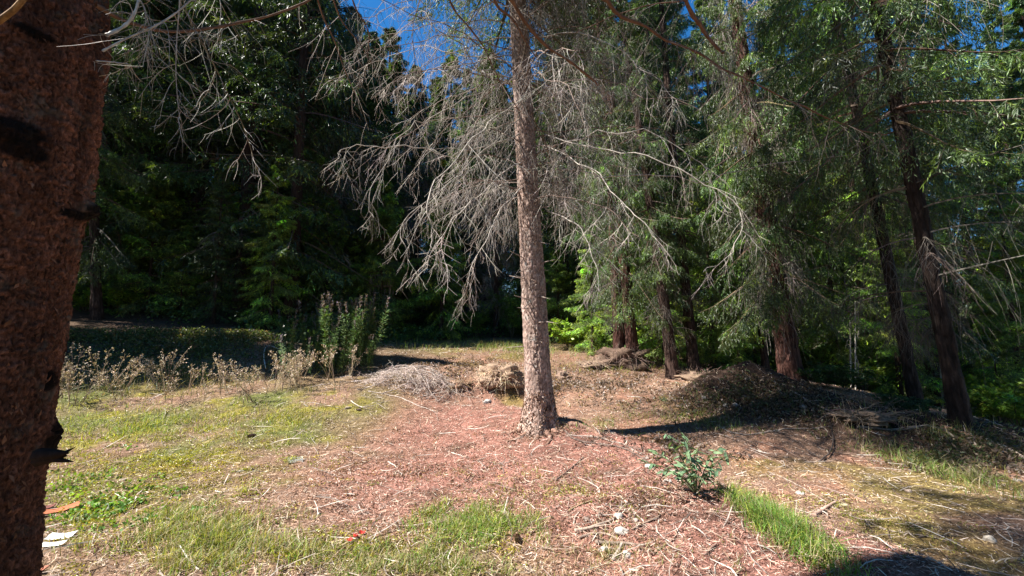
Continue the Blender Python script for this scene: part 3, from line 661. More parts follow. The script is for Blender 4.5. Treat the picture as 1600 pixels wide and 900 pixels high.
flakes(lambda z: np.stack([np.interp(z, zz, cx), 0*z, z], -1), lambda z, a: np.interp(z, zz, rr)+.000+0*a, 3500, 0, 4.3, .030, .006, ((.125, .058, .038), (.07, .036, .026), (.18, .09, .06)), gf, fore)
# the snapped stub at the lower right of the trunk
sp = at(82, 712, 1.5)-fb; q = Q()
for a_, b_, r_ in (((-.05, 0, .0), (.065, -.01, .012), .020), ((-.05, 0, -.015), (.05, 0, .0), .018), ((0, 0, -.012), (.085, -.01, -.017), .008), ((.02, 0, 0), (.075, 0, .028), .006)):
    q.tube(sp+np.linspace(a_, b_, 5), np.array([1.3, 1.1, .9, .6, .15])*r_, 6, (.12, .09, .08), cap=True)
q.build('stub', M['branch'], fore)
inst('crown', VAR['near'][0], fore, (cx[-1]+.3, 0, 5.0), (0, .05, .7), (.8, .8, .7))
q = Q(); q.tube(np.array([(cx[-1], 0, 4.4), (cx[-1]+.2, 0, 9), (cx[-1]+.4, 0, 17)]), np.array([rr[-1]*.95, .2, .03]), 20, (.8, .8, .8)); q.build('upper_trunk', M['bark_near'], fore)
fl = lambda pts, K=22: bcurve([at(a, b, c) for a, b, c in pts], K)-fb
def fbr(pts, r0, r1, m1, l1, m2, col=(.42, .39, .36), tw=.0017, bcol=(.16, .09, .06), **k):
    return dead_branch(fl(pts, 30), r0, r1, gf, m1=m1, l1=l1, m2=m2, col=col, tw=tw, bcol=bcol, parent=fore, kink=.022, **k)
fbr([(150,8,1.55),(195,32,1.65),(250,45,1.8),(310,47,1.95),(370,38,2.1),(430,22,2.2),(490,-5,2.3),(560,-50,2.4)], .0085, .006, 5, .12, 2)
fbr([(283,-60,1.8),(281,0,1.8),(278,60,1.82),(277,120,1.84),(281,165,1.85),(284,190,1.85)], .0035, .0012, 17, .16, 4, bcol=(.4, .37, .34), down=.1, curl=.9, droop=.35)
fbr([(275,-60,2.0),(290,20,2.0),(318,80,2.05),(345,130,2.1),(372,185,2.15),(392,235,2.2),(405,280,2.2)], .0045, .0014, 20, .17, 3, bcol=(.22, .16, .09), down=.3, curl=.8, droop=.4)
fbr([(160,80,1.5),(200,58,1.55),(240,40,1.6),(280,15,1.65),(320,-20,1.7)], .004, .003, 8, .15, 3, bcol=(.45, .42, .40), curl=.9)
fbr([(166,55,1.45),(195,40,1.5),(212,15,1.52),(222,-25,1.55)], .006, .005, 5, .12, 3, bcol=(.5, .47, .44), curl=.9)
fbr([(150,95,1.6),(185,98,1.7),(205,102,1.75),(190,108,1.75),(165,100,1.7)], .003, .001, 6, .08, 2, bcol=(.45, .42, .40), curl=.9)
fbr([(195,-30,1.8),(225,10,1.85),(232,50,1.9),(222,75,1.9)], .003, .001, 14, .15, 4, bcol=(.4, .37, .34), curl=1., down=.3)
fbr([(330,-40,2.2),(345,10,2.2),(340,60,2.2)], .003, .001, 12, .18, 4, bcol=(.4, .37, .34), curl=1., down=.3)
q = Q(); q.tube(fl([(-60,75,.9),(-20,45,.9),(5,28,.9),(25,12,.9),(42,-12,.9),(50,-50,.92)], 20), np.linspace(.007, .005, 20), 8, (1.1, .95, .5)); q.build('branch', M['branch'], fore)

# ------------------------------------------------------------ a spruce behind the camera whose branches reach over it
gv = np.random.default_rng(99)
ov = np.array([1.6, -1.6, 0.]); ov[2] = hz(ov[0], ov[1])
over = empty('spruce_tree', tuple(ov), 'spruce standing behind the viewer whose dark bare branches slant in from the top edge', 'tree')
ot = trunk_mesh('trunk', 15, .2, M['bark_dark'], 16, 60, .5, .02, seed=71); o = bpy.data.objects.new('trunk', ot); COL.objects.link(o); o.parent = over
def obr(pts, r0, r1, m1=6, l1=.3, m2=4, bcol=(.15, .085, .06), **k):
    P = bcurve([tuple(ov+np.array([0, 0, pts[0][3] if len(pts[0]) > 3 else 5.2]))]+[at(a[0], a[1], a[2]) for a in pts], 34)-ov
    return dead_branch(P, r0*1.4, r1, gv, m1=m1, l1=l1, m2=m2, bcol=bcol, tw=.0025, t0=.45, kink=.010, parent=over, col=(.22, .18, .155), **k)
obr([(755,-150,1.9),(800,-10,2.3),(845,55,2.5),(895,98,2.65),(938,133,2.75)], .013, .007, 6, .25)
obr([(900,-170,2.1),(955,2,2.7),(1010,38,2.9),(1070,75,3.1),(1130,108,3.3),(1210,150,3.5),(1300,185,3.7),(1390,212,3.9)], .011, .004, 22, .36, 6, down=.8)
obr([(1050,-140,2.3),(1070,-5,2.8),(1095,42,3.),(1118,72,3.1),(1135,85,3.1)], .016, .010, 8, .35, 6)
obr([(440,-150,2.1),(488,0,2.6),(515,60,2.8),(530,105,2.95),(552,150,3.1)], .007, .002, 7, .3)
obr([(490,-150,2.3),(523,0,2.8),(550,50,3.),(572,88,3.1),(588,115,3.2)], .006, .002, 6, .3)
obr([(520,-140,2.3),(552,0,2.8),(572,42,2.95),(578,62,3.),(574,90,3.05)], .006, .003, 6, .3)
obr([(640,-160,2.5),(700,0,3.1),(735,50,3.3),(782,130,3.6),(815,175,3.9)], .008, .003, 9, .3)
obr([(760,-160,2.3),(772,-10,2.8),(800,30,3.),(818,60,3.2),(838,90,3.3)], .010, .005, 5, .25)
obr([(1180,-160,3.),(1110,-20,3.4),(1030,10,3.6),(960,30,3.7),(900,55,3.8)], .007, .003, 14, .45, 6, down=.9)
obr([(690,-150,3.),(655,0,3.4),(640,40,3.5),(645,110,3.6)], .005, .002, 10, .4, 5)

# ------------------------------------------------------------ bushes and broadleaf undergrowth
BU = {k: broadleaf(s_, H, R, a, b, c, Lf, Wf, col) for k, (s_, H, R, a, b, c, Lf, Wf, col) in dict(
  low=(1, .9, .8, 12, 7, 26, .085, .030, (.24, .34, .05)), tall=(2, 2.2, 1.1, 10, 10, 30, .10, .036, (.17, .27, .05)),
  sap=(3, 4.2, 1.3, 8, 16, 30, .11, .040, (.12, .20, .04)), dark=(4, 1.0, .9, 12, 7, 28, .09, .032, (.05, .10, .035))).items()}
def bush(kind, px, py, Y, s, lb, gp=None, name='shrub', cat='shrub', rz=None):
    if Y is None: p = G1(px, py)
    else: p = at(px, py, Y); p[2] = hz(p[0], p[1])
    t = empty(name, tuple(p), lb, cat, gp, (0, 0, rng.uniform(0, 6.28)), s)
    inst('stem', BU[kind][0], t); inst('foliage', BU[kind][1], t); return t
bush('low', 893, 545, 14.0, 1.25, 'glowing yellow-green shrub right of the central trunk')
bush('low', 925, 548, 14.8, 1.0, 'yellow-green shrub between the glowing shrub and the twin trunks')
bush('low', 1010, 560, 15, 1.1, 'lit green shrub framed between the twin trunks and the dark sagging spruce')
bush('tall', 1130, 560, 14.5, .75, 'green shrub in front of the thicket right of the blackish trunk')
bush('tall', 1165, 565, 15, .8, 'bright green shrub left of the thin trunk')
bush('low', 1075, 555, 15.5, 1., 'small lit shrub low behind the blackish trunks')
bush('tall', 1275, 560, 13, .8, 'shaded green shrub right of the thick red-brown trunk')
bush('tall', 1400, 600, 12.5, .9, 'sunlit shrub seen between the leaning trunks')
bush('low', 1350, 600, 12, 1.1, 'pale sunlit shrub low to the left of the leaning trio')
bush('low', 1560, 640, 10.5, 1.4, 'lime green shrub right of the thick shade-darkened trunk')
bush('low', 1590, 655, 9.5, 1., 'lime green shrub cut by the right edge of the picture')
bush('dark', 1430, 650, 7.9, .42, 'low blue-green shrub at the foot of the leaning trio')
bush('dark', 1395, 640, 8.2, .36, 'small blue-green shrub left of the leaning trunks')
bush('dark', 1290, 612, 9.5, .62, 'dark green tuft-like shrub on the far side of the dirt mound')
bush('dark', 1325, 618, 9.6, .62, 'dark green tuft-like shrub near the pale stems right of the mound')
bush('sap', 640, 512, 20, .75, 'leafy sapling with lit leaves just right of the high seat')
bush('sap', 700, 520, 19.5, .8, 'leafy sapling in the middle of the shaded clearing edge')
bush('sap', 800, 525, 18.5, .7, 'leafy sapling touching the left side of the central trunk')
bush('tall', 820, 530, 17.5, 1., 'green shrub at the clearing edge left of the central trunk')
bush('sap', 380, 470, 19, 1.9, 'lit broadleaf tree glinting high in the dark left wall')
bush('sap', 880, 500, 17, 1.1, 'leafy sapling with hanging leaves right behind the central trunk')
bush('tall', 745, 527, 18.5, .7, 'small shrub left of the green shrub at the clearing edge')
bush('sap', 500, 500, 21, .9, 'faintly lit sapling left of the high seat')
for k, (a, b, Y, s_) in enumerate(((330, 440, 15.5, 1.1), (260, 430, 14.5, .9), (420, 400, 16.5, 1.4), (470, 450, 16, 1.0), (215, 330, 14, 1.3))):
    bush('sap', a, b, Y, s_, 'small broadleaf tree glinting in front of the dark left wall', 'broadleaf saplings of the left wall', 'sapling', 'sapling')
bush('low', 190, 470, 13.2, 1., 'sunlit shrub on the bank right of the left trunk')
bush('low', 135, 480, 12.8, .8, 'sunlit shrub peeping out beside the big foreground trunk')
bush('tall', 1480, 560, 14, 1.2, 'green shrub behind the thick shade-darkened leaning trunk')
bush('sap', 1300, 480, 16, 1.1, 'lit leafy sapling left of the leaning trio')

# ------------------------------------------------------------ high seat with ladder
hp = at(592, 514, 17.2); hp[2] = hz(hp[0], hp[1])
hs_ = empty('high_seat', tuple(hp), 'small wooden hunting seat on posts with a ladder at the dark forest edge', 'high seat', None, (0, 0, .15))
def bar(name, a, b, r, parent, mat='wood', sides=6, col=(1, 1, 1)):
    a = np.array(a, float); b = np.array(b, float); q = Q(); q.tube(a+(b-a)*np.linspace(0, 1, 4)[:, None], np.full(4, r), sides, col, cap=True); return q.build(name, M[mat], parent)
for sx in (-.42, .42):
    for sy in (0, .9): bar('post', (sx, sy, -.2), (sx*.9, sy, 2.55), .05, hs_)
for sx in (-.22, .22): bar('ladder_rail', (sx, -.75, -.1), (sx, -.1, 1.9), .032, hs_)
for k in range(8): zt = .12+k*.235; yy = -.75+.65*(zt+.1)/2; bar('rung', (-.27, yy, zt), (.27, yy, zt), .022, hs_, col=(2.2, 2.1, 2.0))
for k in range(7): bar('floor_plank', (-.5, .05+k*.13, 1.55), (.5, .05+k*.13, 1.55), .045, hs_)
bar('handrail', (-.5, -.02, 2.5), (.5, -.02, 2.5), .035, hs_); bar('crossbar', (-.5, -.02, 2.05), (.5, -.02, 2.05), .03, hs_)
for k in range(9): bar('baluster', (-.4+k*.1, -.05, 1.98), (-.4+k*.1, -.05, 2.52), .016, hs_)

# ------------------------------------------------------------ fireweed and other standing plants
def fireweed(seed):
    g = np.random.default_rng(seed); H = 1.45; q = Q(); s = np.linspace(0, 1, 8)[:, None]
    P = np.array([.12, .05, H])*s+np.array([.06, -.05, 0])*np.sin(s*3); q.tube(P, np.linspace(.006, .002, 8), 5, (.12, .14, .05)); st = q.mesh('stem', [M['weed']])
    q = Q(); n_ = 210; t = g.uniform(.08, .82, (1, n_)); p, T = evalc(P[None], t); p = p[0]; a = g.uniform(0, 6.283, n_)
    d = nrm(np.stack([np.cos(a), np.sin(a), g.uniform(-.1, .8, n_)], -1)); sd = nrm(np.cross(d, UP))
    q.cards(p, d, sd, g.uniform(.08, .15, n_), .010, tint(n_, (.11, .175, .06), g), 0, .2); lv = q.mesh('foliage', [M['weed']], False)
    q = Q(); n_ = 45; t = g.uniform(.84, 1, (1, n_)); p, T = evalc(P[None], t); p = p[0]; a = g.uniform(0, 6.283, n_)
    d = nrm(np.stack([np.cos(a), np.sin(a), g.uniform(.1, 1.2, n_)], -1)); sd = nrm(np.cross(d, UP))
    q.cards(p, d, sd, g.uniform(.03, .07, n_), .008, tint(n_, (.20, .16, .17), g), 0, .3); fw = q.mesh('flower_spike', [M['weed']], False)
    return st, lv, fw
FWM = [fireweed(k) for k in (1, 2, 3)]
gp_ = np.random.default_rng(31)
for k in range(84):
    px = 450+142*gp_.random(); py = 590-gp_.uniform(0, 26)-(6 if px > 540 else 0); p = G1(px, py)
    t = empty('fireweed', tuple(p), 'tall fireweed stalk with narrow leaves in the clump left of the brush pile', 'plant', 'fireweed stalks left of the brush pile', (gp_.normal()*.13, gp_.normal()*.13, gp_.uniform(0, 6.28)), gp_.uniform(.55, 1.3)*(1 if 480 < px else .8))
    for me in FWM[k % 3]: inst(me.name.split('.')[0], me, t)
def dryplant(seed):
    g = np.random.default_rng(seed); q = Q(); n_ = 4; az = g.uniform(0, 6.283, n_); s = np.linspace(0, 1, 7)[None, :, None]
    hd = np.stack([np.cos(az), np.sin(az), 0*az], -1)[:, None]; P = hd*(s**1.6*g.uniform(.08, .3, (n_, 1, 1)))+UP*(s*g.uniform(.4, .62, (n_, 1, 1)))
    q.tube(P, taper(n_, 7, .0045, .002), 4, tint(n_, (.38, .29, .21), g, .15, .04)); T1, _ = spawn(P, 5, .09, g, t0=.6, fwd=.9, out=.5, down=-.1, droop=.1, K=4)
    q.tube(T1, taper(len(T1), 4, .002, .0015), 3, tint(len(T1), (.36, .28, .21), g, .15, .04)); st = q.mesh('stem', [M['dry']])
    q = Q(); E = np.concatenate([T1[:, -1], T1[:, 2]]); E = np.repeat(E, 3, 0)+g.normal(size=(len(E)*3, 3))*.012
    d = nrm(g.normal(size=E.shape)+UP*.3); sd = nrm(np.cross(d, g.normal(size=E.shape)))
    q.cards(E, d, sd, g.uniform(.018, .035, len(E)), .009, tint(len(E), (.50, .40, .31), g, .25, .05), 0, .4); hd_ = q.mesh('seed_head', [M['dry']], False)
    return st, hd_
DPM = [dryplant(k) for k in (11, 12, 13, 14)]
for k in range(58):
    if k < 42: px = gp_.uniform(92, 470); py = 640-gp_.uniform(0, 40)-(px-90)*.01
    else: px = gp_.uniform(425, 470); py = gp_.uniform(600, 616)
    if k > 53: px = gp_.uniform(510, 560); py = gp_.uniform(590, 605)
    p = G1(px, py); t = empty('dried_plant', tuple(p), 'dried brown plant with pale seed heads in the row beyond the left grass', 'plant', 'dried plants along the shade line', (gp_.normal()*.2, gp_.normal()*.2, gp_.uniform(0, 6.28)), gp_.uniform(.5, 1.25))
    for me in DPM[k % 4]: inst(me.name.split('.')[0], me, t)

# big blue-green weed on the bank (each leaf a part)
wb = G1(1088, 772); wd_ = empty('leafy_weed', tuple(wb), 'blue-green broad-leaved weed growing over the bank right of the central trunk', 'plant')
gw = np.random.default_rng(8)
n_ = 7; u_ = np.linspace(-1, 1, n_); q = Q(); t_ = np.linspace(0, 1, 9); wdt = np.sin(t_**.8*math.pi)**.8*.5+.02
Vl = np.stack([np.stack([t_, k*wdt*.34, -.10*np.sin(t_*3.1)*0+.06*abs(k)-.18*t_**2], -1) for k in (-1, 0, 1)], 1)
il = np.arange(27).reshape(9, 3); q.raw(Vl, np.stack([il[:-1, :-1], il[1:, :-1], il[1:, 1:], il[:-1, 1:]], -1), (.12, .205, .115))
LEAF = [q.mesh('leaf', [M['weed']])]
q2 = Q(); q2.raw(Vl*np.array([1, .85, 1.5]), np.stack([il[:-1, :-1], il[1:, :-1], il[1:, 1:], il[:-1, 1:]], -1), (.19, .28, .15)); LEAF.append(q2.mesh('leaf', [M['weed']]))
Yw = wb[1]
for tx, ty, dy in ((1025, 705, .1), (1045, 672, .0), (1065, 668, -.1), (1090, 700, .1), (1120, 700, .15), (1118, 735, -.1), (1040, 735, -.15), (1090, 745, -.2), (1015, 725, .1), (1135, 712, .2), (1060, 720, -.2), (1075, 690, 0)):
    tip = (at(tx, ty, Yw+dy)-wb)*np.array([1.25, 1.3, 1.0]); s = np.linspace(0, 1, 8)[:, None]; P = tip*s+UP*.12*np.sin(s*3.14)*.7; q = Q(); q.tube(P, np.linspace(.006, .003, 8), 5, (.13, .15, .08)); q.build('stem', M['weed'], wd_)
    for m in range(11):
        t = .25+.75*m/12; p, T = evalc(P[None], np.array([[t]])); p = p[0, 0]; a = gw.uniform(0, 6.28)
        inst('leaf', LEAF[gw.integers(2)], wd_, tuple(p), (gw.normal()*.5, gw.uniform(-.5, .7), a), (gw.uniform(.065, .115)*(1.15-.3*t),)*3)

# ------------------------------------------------------------ grass, litter, moss
def blades(name, P, Hh, Wd, col, g, label, kind='stuff', spread=.5, cat='grass', mat='grass'):
    N = len(P); a = g.uniform(0, 6.283, N); d = np.stack([np.cos(a), np.sin(a), 0*a], -1); hh = Hh*(.5+.8*g.random(N)); sp = spread*g.random(N)*hh
    s = np.array([0, .4, .75, 1.])[None, :, None]
    C = P[:, None]+UP*(s*hh[:, None, None]*(1-.25*s*(sp/hh)[:, None, None]))+d[:, None]*(s**1.7*sp[:, None, None])
    q = Q(); side = nrm(np.cross(d, UP)+g.normal(size=(N, 3))*.3)
    wv = np.array([1, .85, .5, .08])[None]*Wd*(.7+.6*g.random((N, 1)))
    q.ribbon(C, wv, side, col); o = q.build(name, M[mat], None, True); return tag(o, label, cat, None, kind)
def patch(cx, cy, rx, ry, n_, g, clump=0, rot=0):
    r = np.abs(g.normal(size=n_))**.8*.62; a = g.uniform(0, 6.283, n_)
    X, Y_ = r*np.cos(a)*rx*1.35, r*np.sin(a)*ry*1.35; c, s_ = math.cos(rot), math.sin(rot)
    px = cx+X*c-Y_*s_; py = cy+X*s_+Y_*c
    P = G(np.clip(px, -100, 1700), np.clip(py, 530, 960)); 
    if clump:
        k = g.integers(0, n_, clump); ctr = P[k]; P = ctr[g.integers(0, clump, n_)]+np.c_[g.normal(size=(n_, 2))*.06*np.linalg.norm(P[:, :2], axis=1).mean()/4, np.zeros(n_)]
        P[:, 2] = hz(P[:, 0], P[:, 1])-.004
    return P
gg = np.random.default_rng(3)
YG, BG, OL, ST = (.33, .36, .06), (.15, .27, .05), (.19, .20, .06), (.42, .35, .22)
GP = [
 (250, 665, 190, 26, 5200, 300, 0, .10, (YG, YG, BG, OL), 'yellow-green grass along the left side behind the big trunk'),
 (440, 648, 120, 15, 2600, 160, 0, .10, (YG, OL, ST), 'thin yellow-green grass below the dried plants at left centre'),
 (735, 822, 82, 30, 4200, 90, 0, .085, (BG, BG, YG), 'bright green grass clump at the bottom centre'),
 (340, 850, 120, 48, 6500, 170, 0, .11, (OL, BG, YG, ST), 'long olive grass clump at the bottom left'),
 (150, 770, 90, 40, 1500, 70, 0, .07, (OL, YG), 'sparse grass beside the lower part of the big trunk'),
 (600, 885, 120, 22, 2600, 90, 0, .08, (OL, BG, ST), 'short olive grass at the bottom edge left of centre'),
 (700, 890, 60, 14, 700, 30, 0, .08, (OL, BG), 'small dark grass tuft at the bottom edge'),
 (1205, 815, 105, 15, 4600, 150, .62, .13, (BG, BG, (.15, .30, .06), YG), 'vivid green grass strip along the foot of the bank at lower right'),
 (120, 720, 60, 30, 900, 50, 0, .06, (YG, OL), 'yellow moss-like grass near the snapped stub'),
 (790, 545, 220, 12, 3200, 180, .06, .26, (OL, BG, (.20, .26, .08)), 'tall pale green grass at the back of the clearing'),
 (950, 575, 90, 9, 800, 60, 0, .16, (OL, YG), 'thin grass in the sunny gap before the twin trunks'),
 (1500, 745, 110, 16, 1500, 80, .25, .16, (OL, BG), 'loose grass on the lower flank of the right mound'),
 (1400, 715, 60, 14, 800, 50, .2, .14, (OL, BG), 'grass tufts in the shade beside the fallen sticks'),
 (1120, 660, 140, 14, 1200, 90, .1, .12, (OL, BG), 'dark grass along the front foot of the dirt mound'),
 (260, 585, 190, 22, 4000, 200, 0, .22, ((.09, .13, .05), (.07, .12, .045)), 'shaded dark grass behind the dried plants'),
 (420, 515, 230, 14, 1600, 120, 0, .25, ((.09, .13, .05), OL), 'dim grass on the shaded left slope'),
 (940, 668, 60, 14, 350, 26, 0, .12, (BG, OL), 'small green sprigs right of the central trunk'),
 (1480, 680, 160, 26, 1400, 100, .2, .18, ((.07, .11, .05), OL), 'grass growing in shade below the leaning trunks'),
 (950, 870, 150, 30, 1300, 90, 0, .06, (OL, ST), 'short straw-coloured grass at the bottom right of centre'),
 (850, 760, 120, 30, 900, 120, 0, .05, (OL, YG), 'tiny mossy sprigs on the red litter'),
]
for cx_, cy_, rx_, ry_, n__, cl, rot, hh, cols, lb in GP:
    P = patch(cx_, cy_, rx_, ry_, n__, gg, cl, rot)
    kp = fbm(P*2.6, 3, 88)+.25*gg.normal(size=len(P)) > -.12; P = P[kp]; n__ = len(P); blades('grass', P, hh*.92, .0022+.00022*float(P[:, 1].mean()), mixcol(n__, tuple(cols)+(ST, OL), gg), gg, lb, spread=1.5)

def ground_pts(n_, r0, r1, g, a0=-1.0, a1=1.0):
    r = r0*np.exp(g.random(n_)*math.log(r1/r0)); a = g.uniform(a0, a1, n_); x = r*np.sin(a); y = r*np.cos(a)
    return x, y, r
# flat-lying needles, straws and twigs
def litter(name, n_, l0, l1, w0, cols, g, label, r0=2.3, r1=16, lift=.012, keep=None, bent=.25, wr=.0):
    x, y, r = ground_pts(n_, r0, r1, g)
    if keep is not None: m = keep(x, y, g); x, y, r = x[m], y[m], r[m]
    N = len(x); L_ = g.uniform(l0, l1, N); a = g.uniform(0, 6.283, N); d = np.stack([np.cos(a), np.sin(a)], -1)
    s = np.linspace(-.5, .5, 4)[None, :, None]; pr = np.stack([-d[:, 1], d[:, 0]], -1)
    XY = np.stack([x, y], -1)[:, None]+d[:, None]*s*L_[:, None, None]+pr[:, None]*(s**2*bent*g.normal(size=(N, 1, 1))*2)*L_[:, None, None]
    Zc = hz(XY[..., 0], XY[..., 1])+.004+lift*g.random((N, 1))+np.linspace(-.5, .5, 4)[None]*(g.normal(size=(N, 1))*.18)*L_[:, None]
    P = np.concatenate([XY, Zc[..., None]], -1); q = Q()
    W4 = np.array([.6, 1, .9, .4])[None]*(w0*(.6+.8*g.random((N, 1)))+wr*r[:, None])
    side = nrm(np.concatenate([pr, g.normal(size=(N, 1))*.5], -1))
    c = cols(x, y, g) if callable(cols) else mixcol(N, cols, g, .25)
    q.ribbon(P, W4, side, c); return tag(q.build(name, M['litter'], None), label, 'litter', None, 'stuff')
def litcol(x, y, g):
    b = zone(x, y); n_ = len(x); k = g.random(n_)[:, None]
    c = np.where(k < .5, b*1.55, np.where(k < .70, np.array([.56, .46, .40]), np.array([.09, .055, .045])))
    return c*(1+.3*g.normal(size=(n_, 1))).clip(.4, 1.7)
litter('stalk_litter', 20000, .03, .09, .0010, litcol, gg, 'small dead stalks strewn over the clearing', wr=.00025, lift=.02)
x, y, r_ = ground_pts(155000, 2.3, 15, gg); P = np.stack([x, y, hz(x, y)+.003+.014*gg.random(len(x))], -1); d = nrm(gg.normal(size=P.shape)*np.array([1, 1, .25]))
q = Q(); q.cards(P, d, nrm(np.cross(d, gg.normal(size=P.shape)*.5+UP)), gg.uniform(.014, .04, len(x))*(.7+.12*r_), .0011+.0003*r_, litcol(x, y, gg)); tag(q.build('needle_litter', M['litter'], None, False), 'fine reddish needle litter covering the clearing', 'litter', None, 'stuff')
litter('straw_litter', 10000, .04, .14, .0010, ((.50, .41, .31), (.40, .31, .25), (.54, .46, .37), (.27, .18, .14), (.14, .09, .07)), gg, 'pale dry straw and thin twigs strewn over the clearing', wr=.0003, lift=.03, bent=.5)
litter('twig_litter', 1500, .12, .45, .003, ((.30, .25, .22), (.20, .14, .11), (.45, .40, .36)), gg, 'scattered grey and brown dead twigs on the ground', lift=.03, wr=.0003, bent=.3)
# moss cushions and small leaves
def clumps(name, n_, cols, g, label, pts, L_=.018, W_=.006, R=.05, per=26, cat='moss', lift=.02):
    ctr = pts; N = len(ctr); P = np.repeat(ctr, per, 0); rr_ = g.normal(size=(len(P), 2))*R; P[:, :2] += rr_; P[:, 2] = hz(P[:, 0], P[:, 1])+lift*g.random(len(P))
    d = nrm(g.normal(size=P.shape)*np.array([1, 1, .5])+UP*.5); sd = nrm(np.cross(d, g.normal(size=P.shape))); q = Q()
    q.cards(P, d, sd, L_*(.6+.8*g.random(len(P))), W_, np.repeat(mixcol(N, cols, g), per, 0)*(1+.2*g.normal(size=(len(P), 1))).clip(.5, 1.5), 0, .3)
    return tag(q.build(name, M['leaf']), label, cat, None, 'stuff')
pm = np.concatenate([patch(280, 720, 190, 60, 330, gg), patch(130, 800, 80, 60, 110, gg), patch(560, 860, 200, 30, 90, gg)])
clumps('moss', 0, ((.30, .30, .03), (.24, .28, .04), (.36, .30, .05)), gg, 'yellow-green moss cushions on the left of the clearing', pm, per=34)
pm = np.concatenate([patch(1000, 640, 120, 30, 60, gg), patch(1330, 800, 180, 50, 90, gg, 0, .3), patch(880, 770, 160, 50, 70, gg)])
clumps('moss', 0, ((.22, .24, .05), (.28, .26, .06)), gg, 'thin moss and sprigs on the sunny tan ground to the right', pm, per=24)
pm = patch(170, 790, 110, 60, 60, gg)
clumps('ground_herb', 0, ((.10, .22, .04), (.18, .28, .05)), gg, 'small leafy herbs beside the big trunk', pm, .035, .014, .05, 16, 'herbs', .05)
pm = np.concatenate([patch(300, 560, 220, 40, 90, gg), patch(900, 600, 120, 20, 60, gg), patch(1190, 630, 120, 26, 160, gg), patch(940, 600, 160, 30, 140, gg), patch(720, 570, 130, 20, 80, gg), patch(1540, 710, 90, 30, 120, gg), patch(1060, 700, 60, 40, 60, gg)])
clumps('bark_debris', 0, ((.16, .11, .09), (.10, .07, .055), (.26, .20, .17)), gg, 'crumbled soil, bark and dead leaves on the mounds', pm, .05, .016, .11, 22, 'debris', .04)
pm = np.concatenate([patch(650, 740, 330, 80, 260, gg), patch(1000, 790, 150, 60, 120, gg)])
clumps('bark_debris', 0, ((.22, .13, .10), (.12, .07, .055), (.30, .19, .15)), gg, 'bark crumbs and dead leaves in the hollows of the needle litter', pm, .022, .008, .06, 20, 'debris', .015)
pm = np.concatenate([patch(270, 540, 200, 34, 330, gg), patch(230, 505, 160, 16, 120, gg), patch(420, 520, 90, 14, 80, gg)])
clumps('undergrowth', 0, ((.09, .13, .045), (.13, .16, .06), (.16, .12, .08), (.07, .11, .04)), gg, 'shaded brushy growth on the bank behind the dried plants', pm, .07, .015, .14, 30, 'undergrowth', .22)
pm = np.concatenate([patch(1180, 625, 110, 26, 120, gg), patch(1520, 705, 100, 30, 110, gg)])
clumps('undergrowth', 0, ((.08, .11, .045), (.14, .10, .07)), gg, 'sparse weeds and stalks growing on the dark mounds', pm, .06, .010, .10, 18, 'undergrowth', .12)
# low undergrowth on the far floor
x = gg.uniform(-16, 18, 1500); y = gg.uniform(12.5, 26, 1500); m = (np.hypot((x+.2)/4.2, (y-14.5)/3.2) > 1); x = x[m]; y = y[m]
pu = np.stack([x, y, hz(x, y)], -1); clumps('undergrowth', 0, ((.05, .10, .03), (.07, .13, .035), (.10, .16, .04)), gg, 'low leafy undergrowth under the forest edge', pu, .10, .034, .25, 26, 'undergrowth', .5)

# ------------------------------------------------------------ sticks, stones, scraps
gs = np.random.default_rng(17)
def stick(pts, r, label, name='stick', cat='stick', col=(.30, .24, .20), lift=.0, mat='twig', K=16, sides=7, forks=0, grp=None):
    """lies on the ground through the given pixels"""
    W3 = G([p[0] for p in pts], [p[1] for p in pts]); P = bcurve(W3, K); P[:, 2] = hz(P[:, 0], P[:, 1]); P[:, 2] = np.minimum(P[:, 2]+r*.75+lift, P[:, 2].max()+r+lift)
    P[:, 2] = .5*P[:, 2]+.5*np.linspace(P[0, 2], P[-1, 2], K) if K < 17 else P[:, 2]
    P[:, 2] = np.maximum(P[:, 2], hz(P[:, 0], P[:, 1])+r*.5)
    P += fbm(P*9, 2, int(gs.integers(99)))[:, None]*.008
    o0 = P.mean(0); q = Q(); R = np.linspace(r, r*.55, K)*(1+.1*gs.normal(size=K)).clip(.8, 1.25)
    q.tube(P-o0, R, sides, col, cap=True)
    if forks:
        T1, L1 = spawn((P-o0)[None], forks, .22, gs, fwd=.8, out=.6, down=-.1, droop=.1, K=5); q.tube(T1, taper(len(T1), 5, r*.45, r*.2), 4, col)
    o = q.build(name, M[mat], None); o.location = o0; return tag(o, label, cat, grp)
stick([(1272,808),(1290,797),(1307,785)], .020, 'short thick pinkish log lying on the sunny tan ground at right', 'log', 'log', (.42, .28, .22), sides=10)
stick([(1200,738),(1240,755),(1290,785),(1345,812),(1400,832),(1500,850)], .008, 'long thin crooked branch running behind the pinkish log', forks=3, K=24)
stick([(1436,841),(1462,838),(1495,839)], .008, 'short dark stick flat on the tan ground at lower right', col=(.12, .09, .07))
stick([(1374,750),(1392,763),(1402,772)], .007, 'small dark forked stick on the tan ground at right', col=(.13, .09, .07), forks=2)
stick([(1280,722),(1296,712),(1302,690),(1300,675)], .012, 'dark bent branch end reaching out of the shade at right', col=(.12, .09, .075), forks=3)
stick([(1340,668),(1400,672),(1460,668),(1500,690)], .02, 'grey branch lying below the leaning trunks', col=(.20, .17, .15), forks=4)
stick([(1540,690),(1570,702),(1600,720),(1640,745)], .035, 'pale weathered pole on the crest of the right mound', 'log', 'log', (.50, .38, .29), sides=10)
stick([(1470,668),(1500,676),(1530,690)], .03, 'reddish rotten log end on top of the right mound', 'log', 'log', (.36, .20, .13), sides=10)
stick([(868,752),(890,735),(912,715)], .011, 'dark straight stick on red litter right of the central trunk', col=(.15, .10, .08))
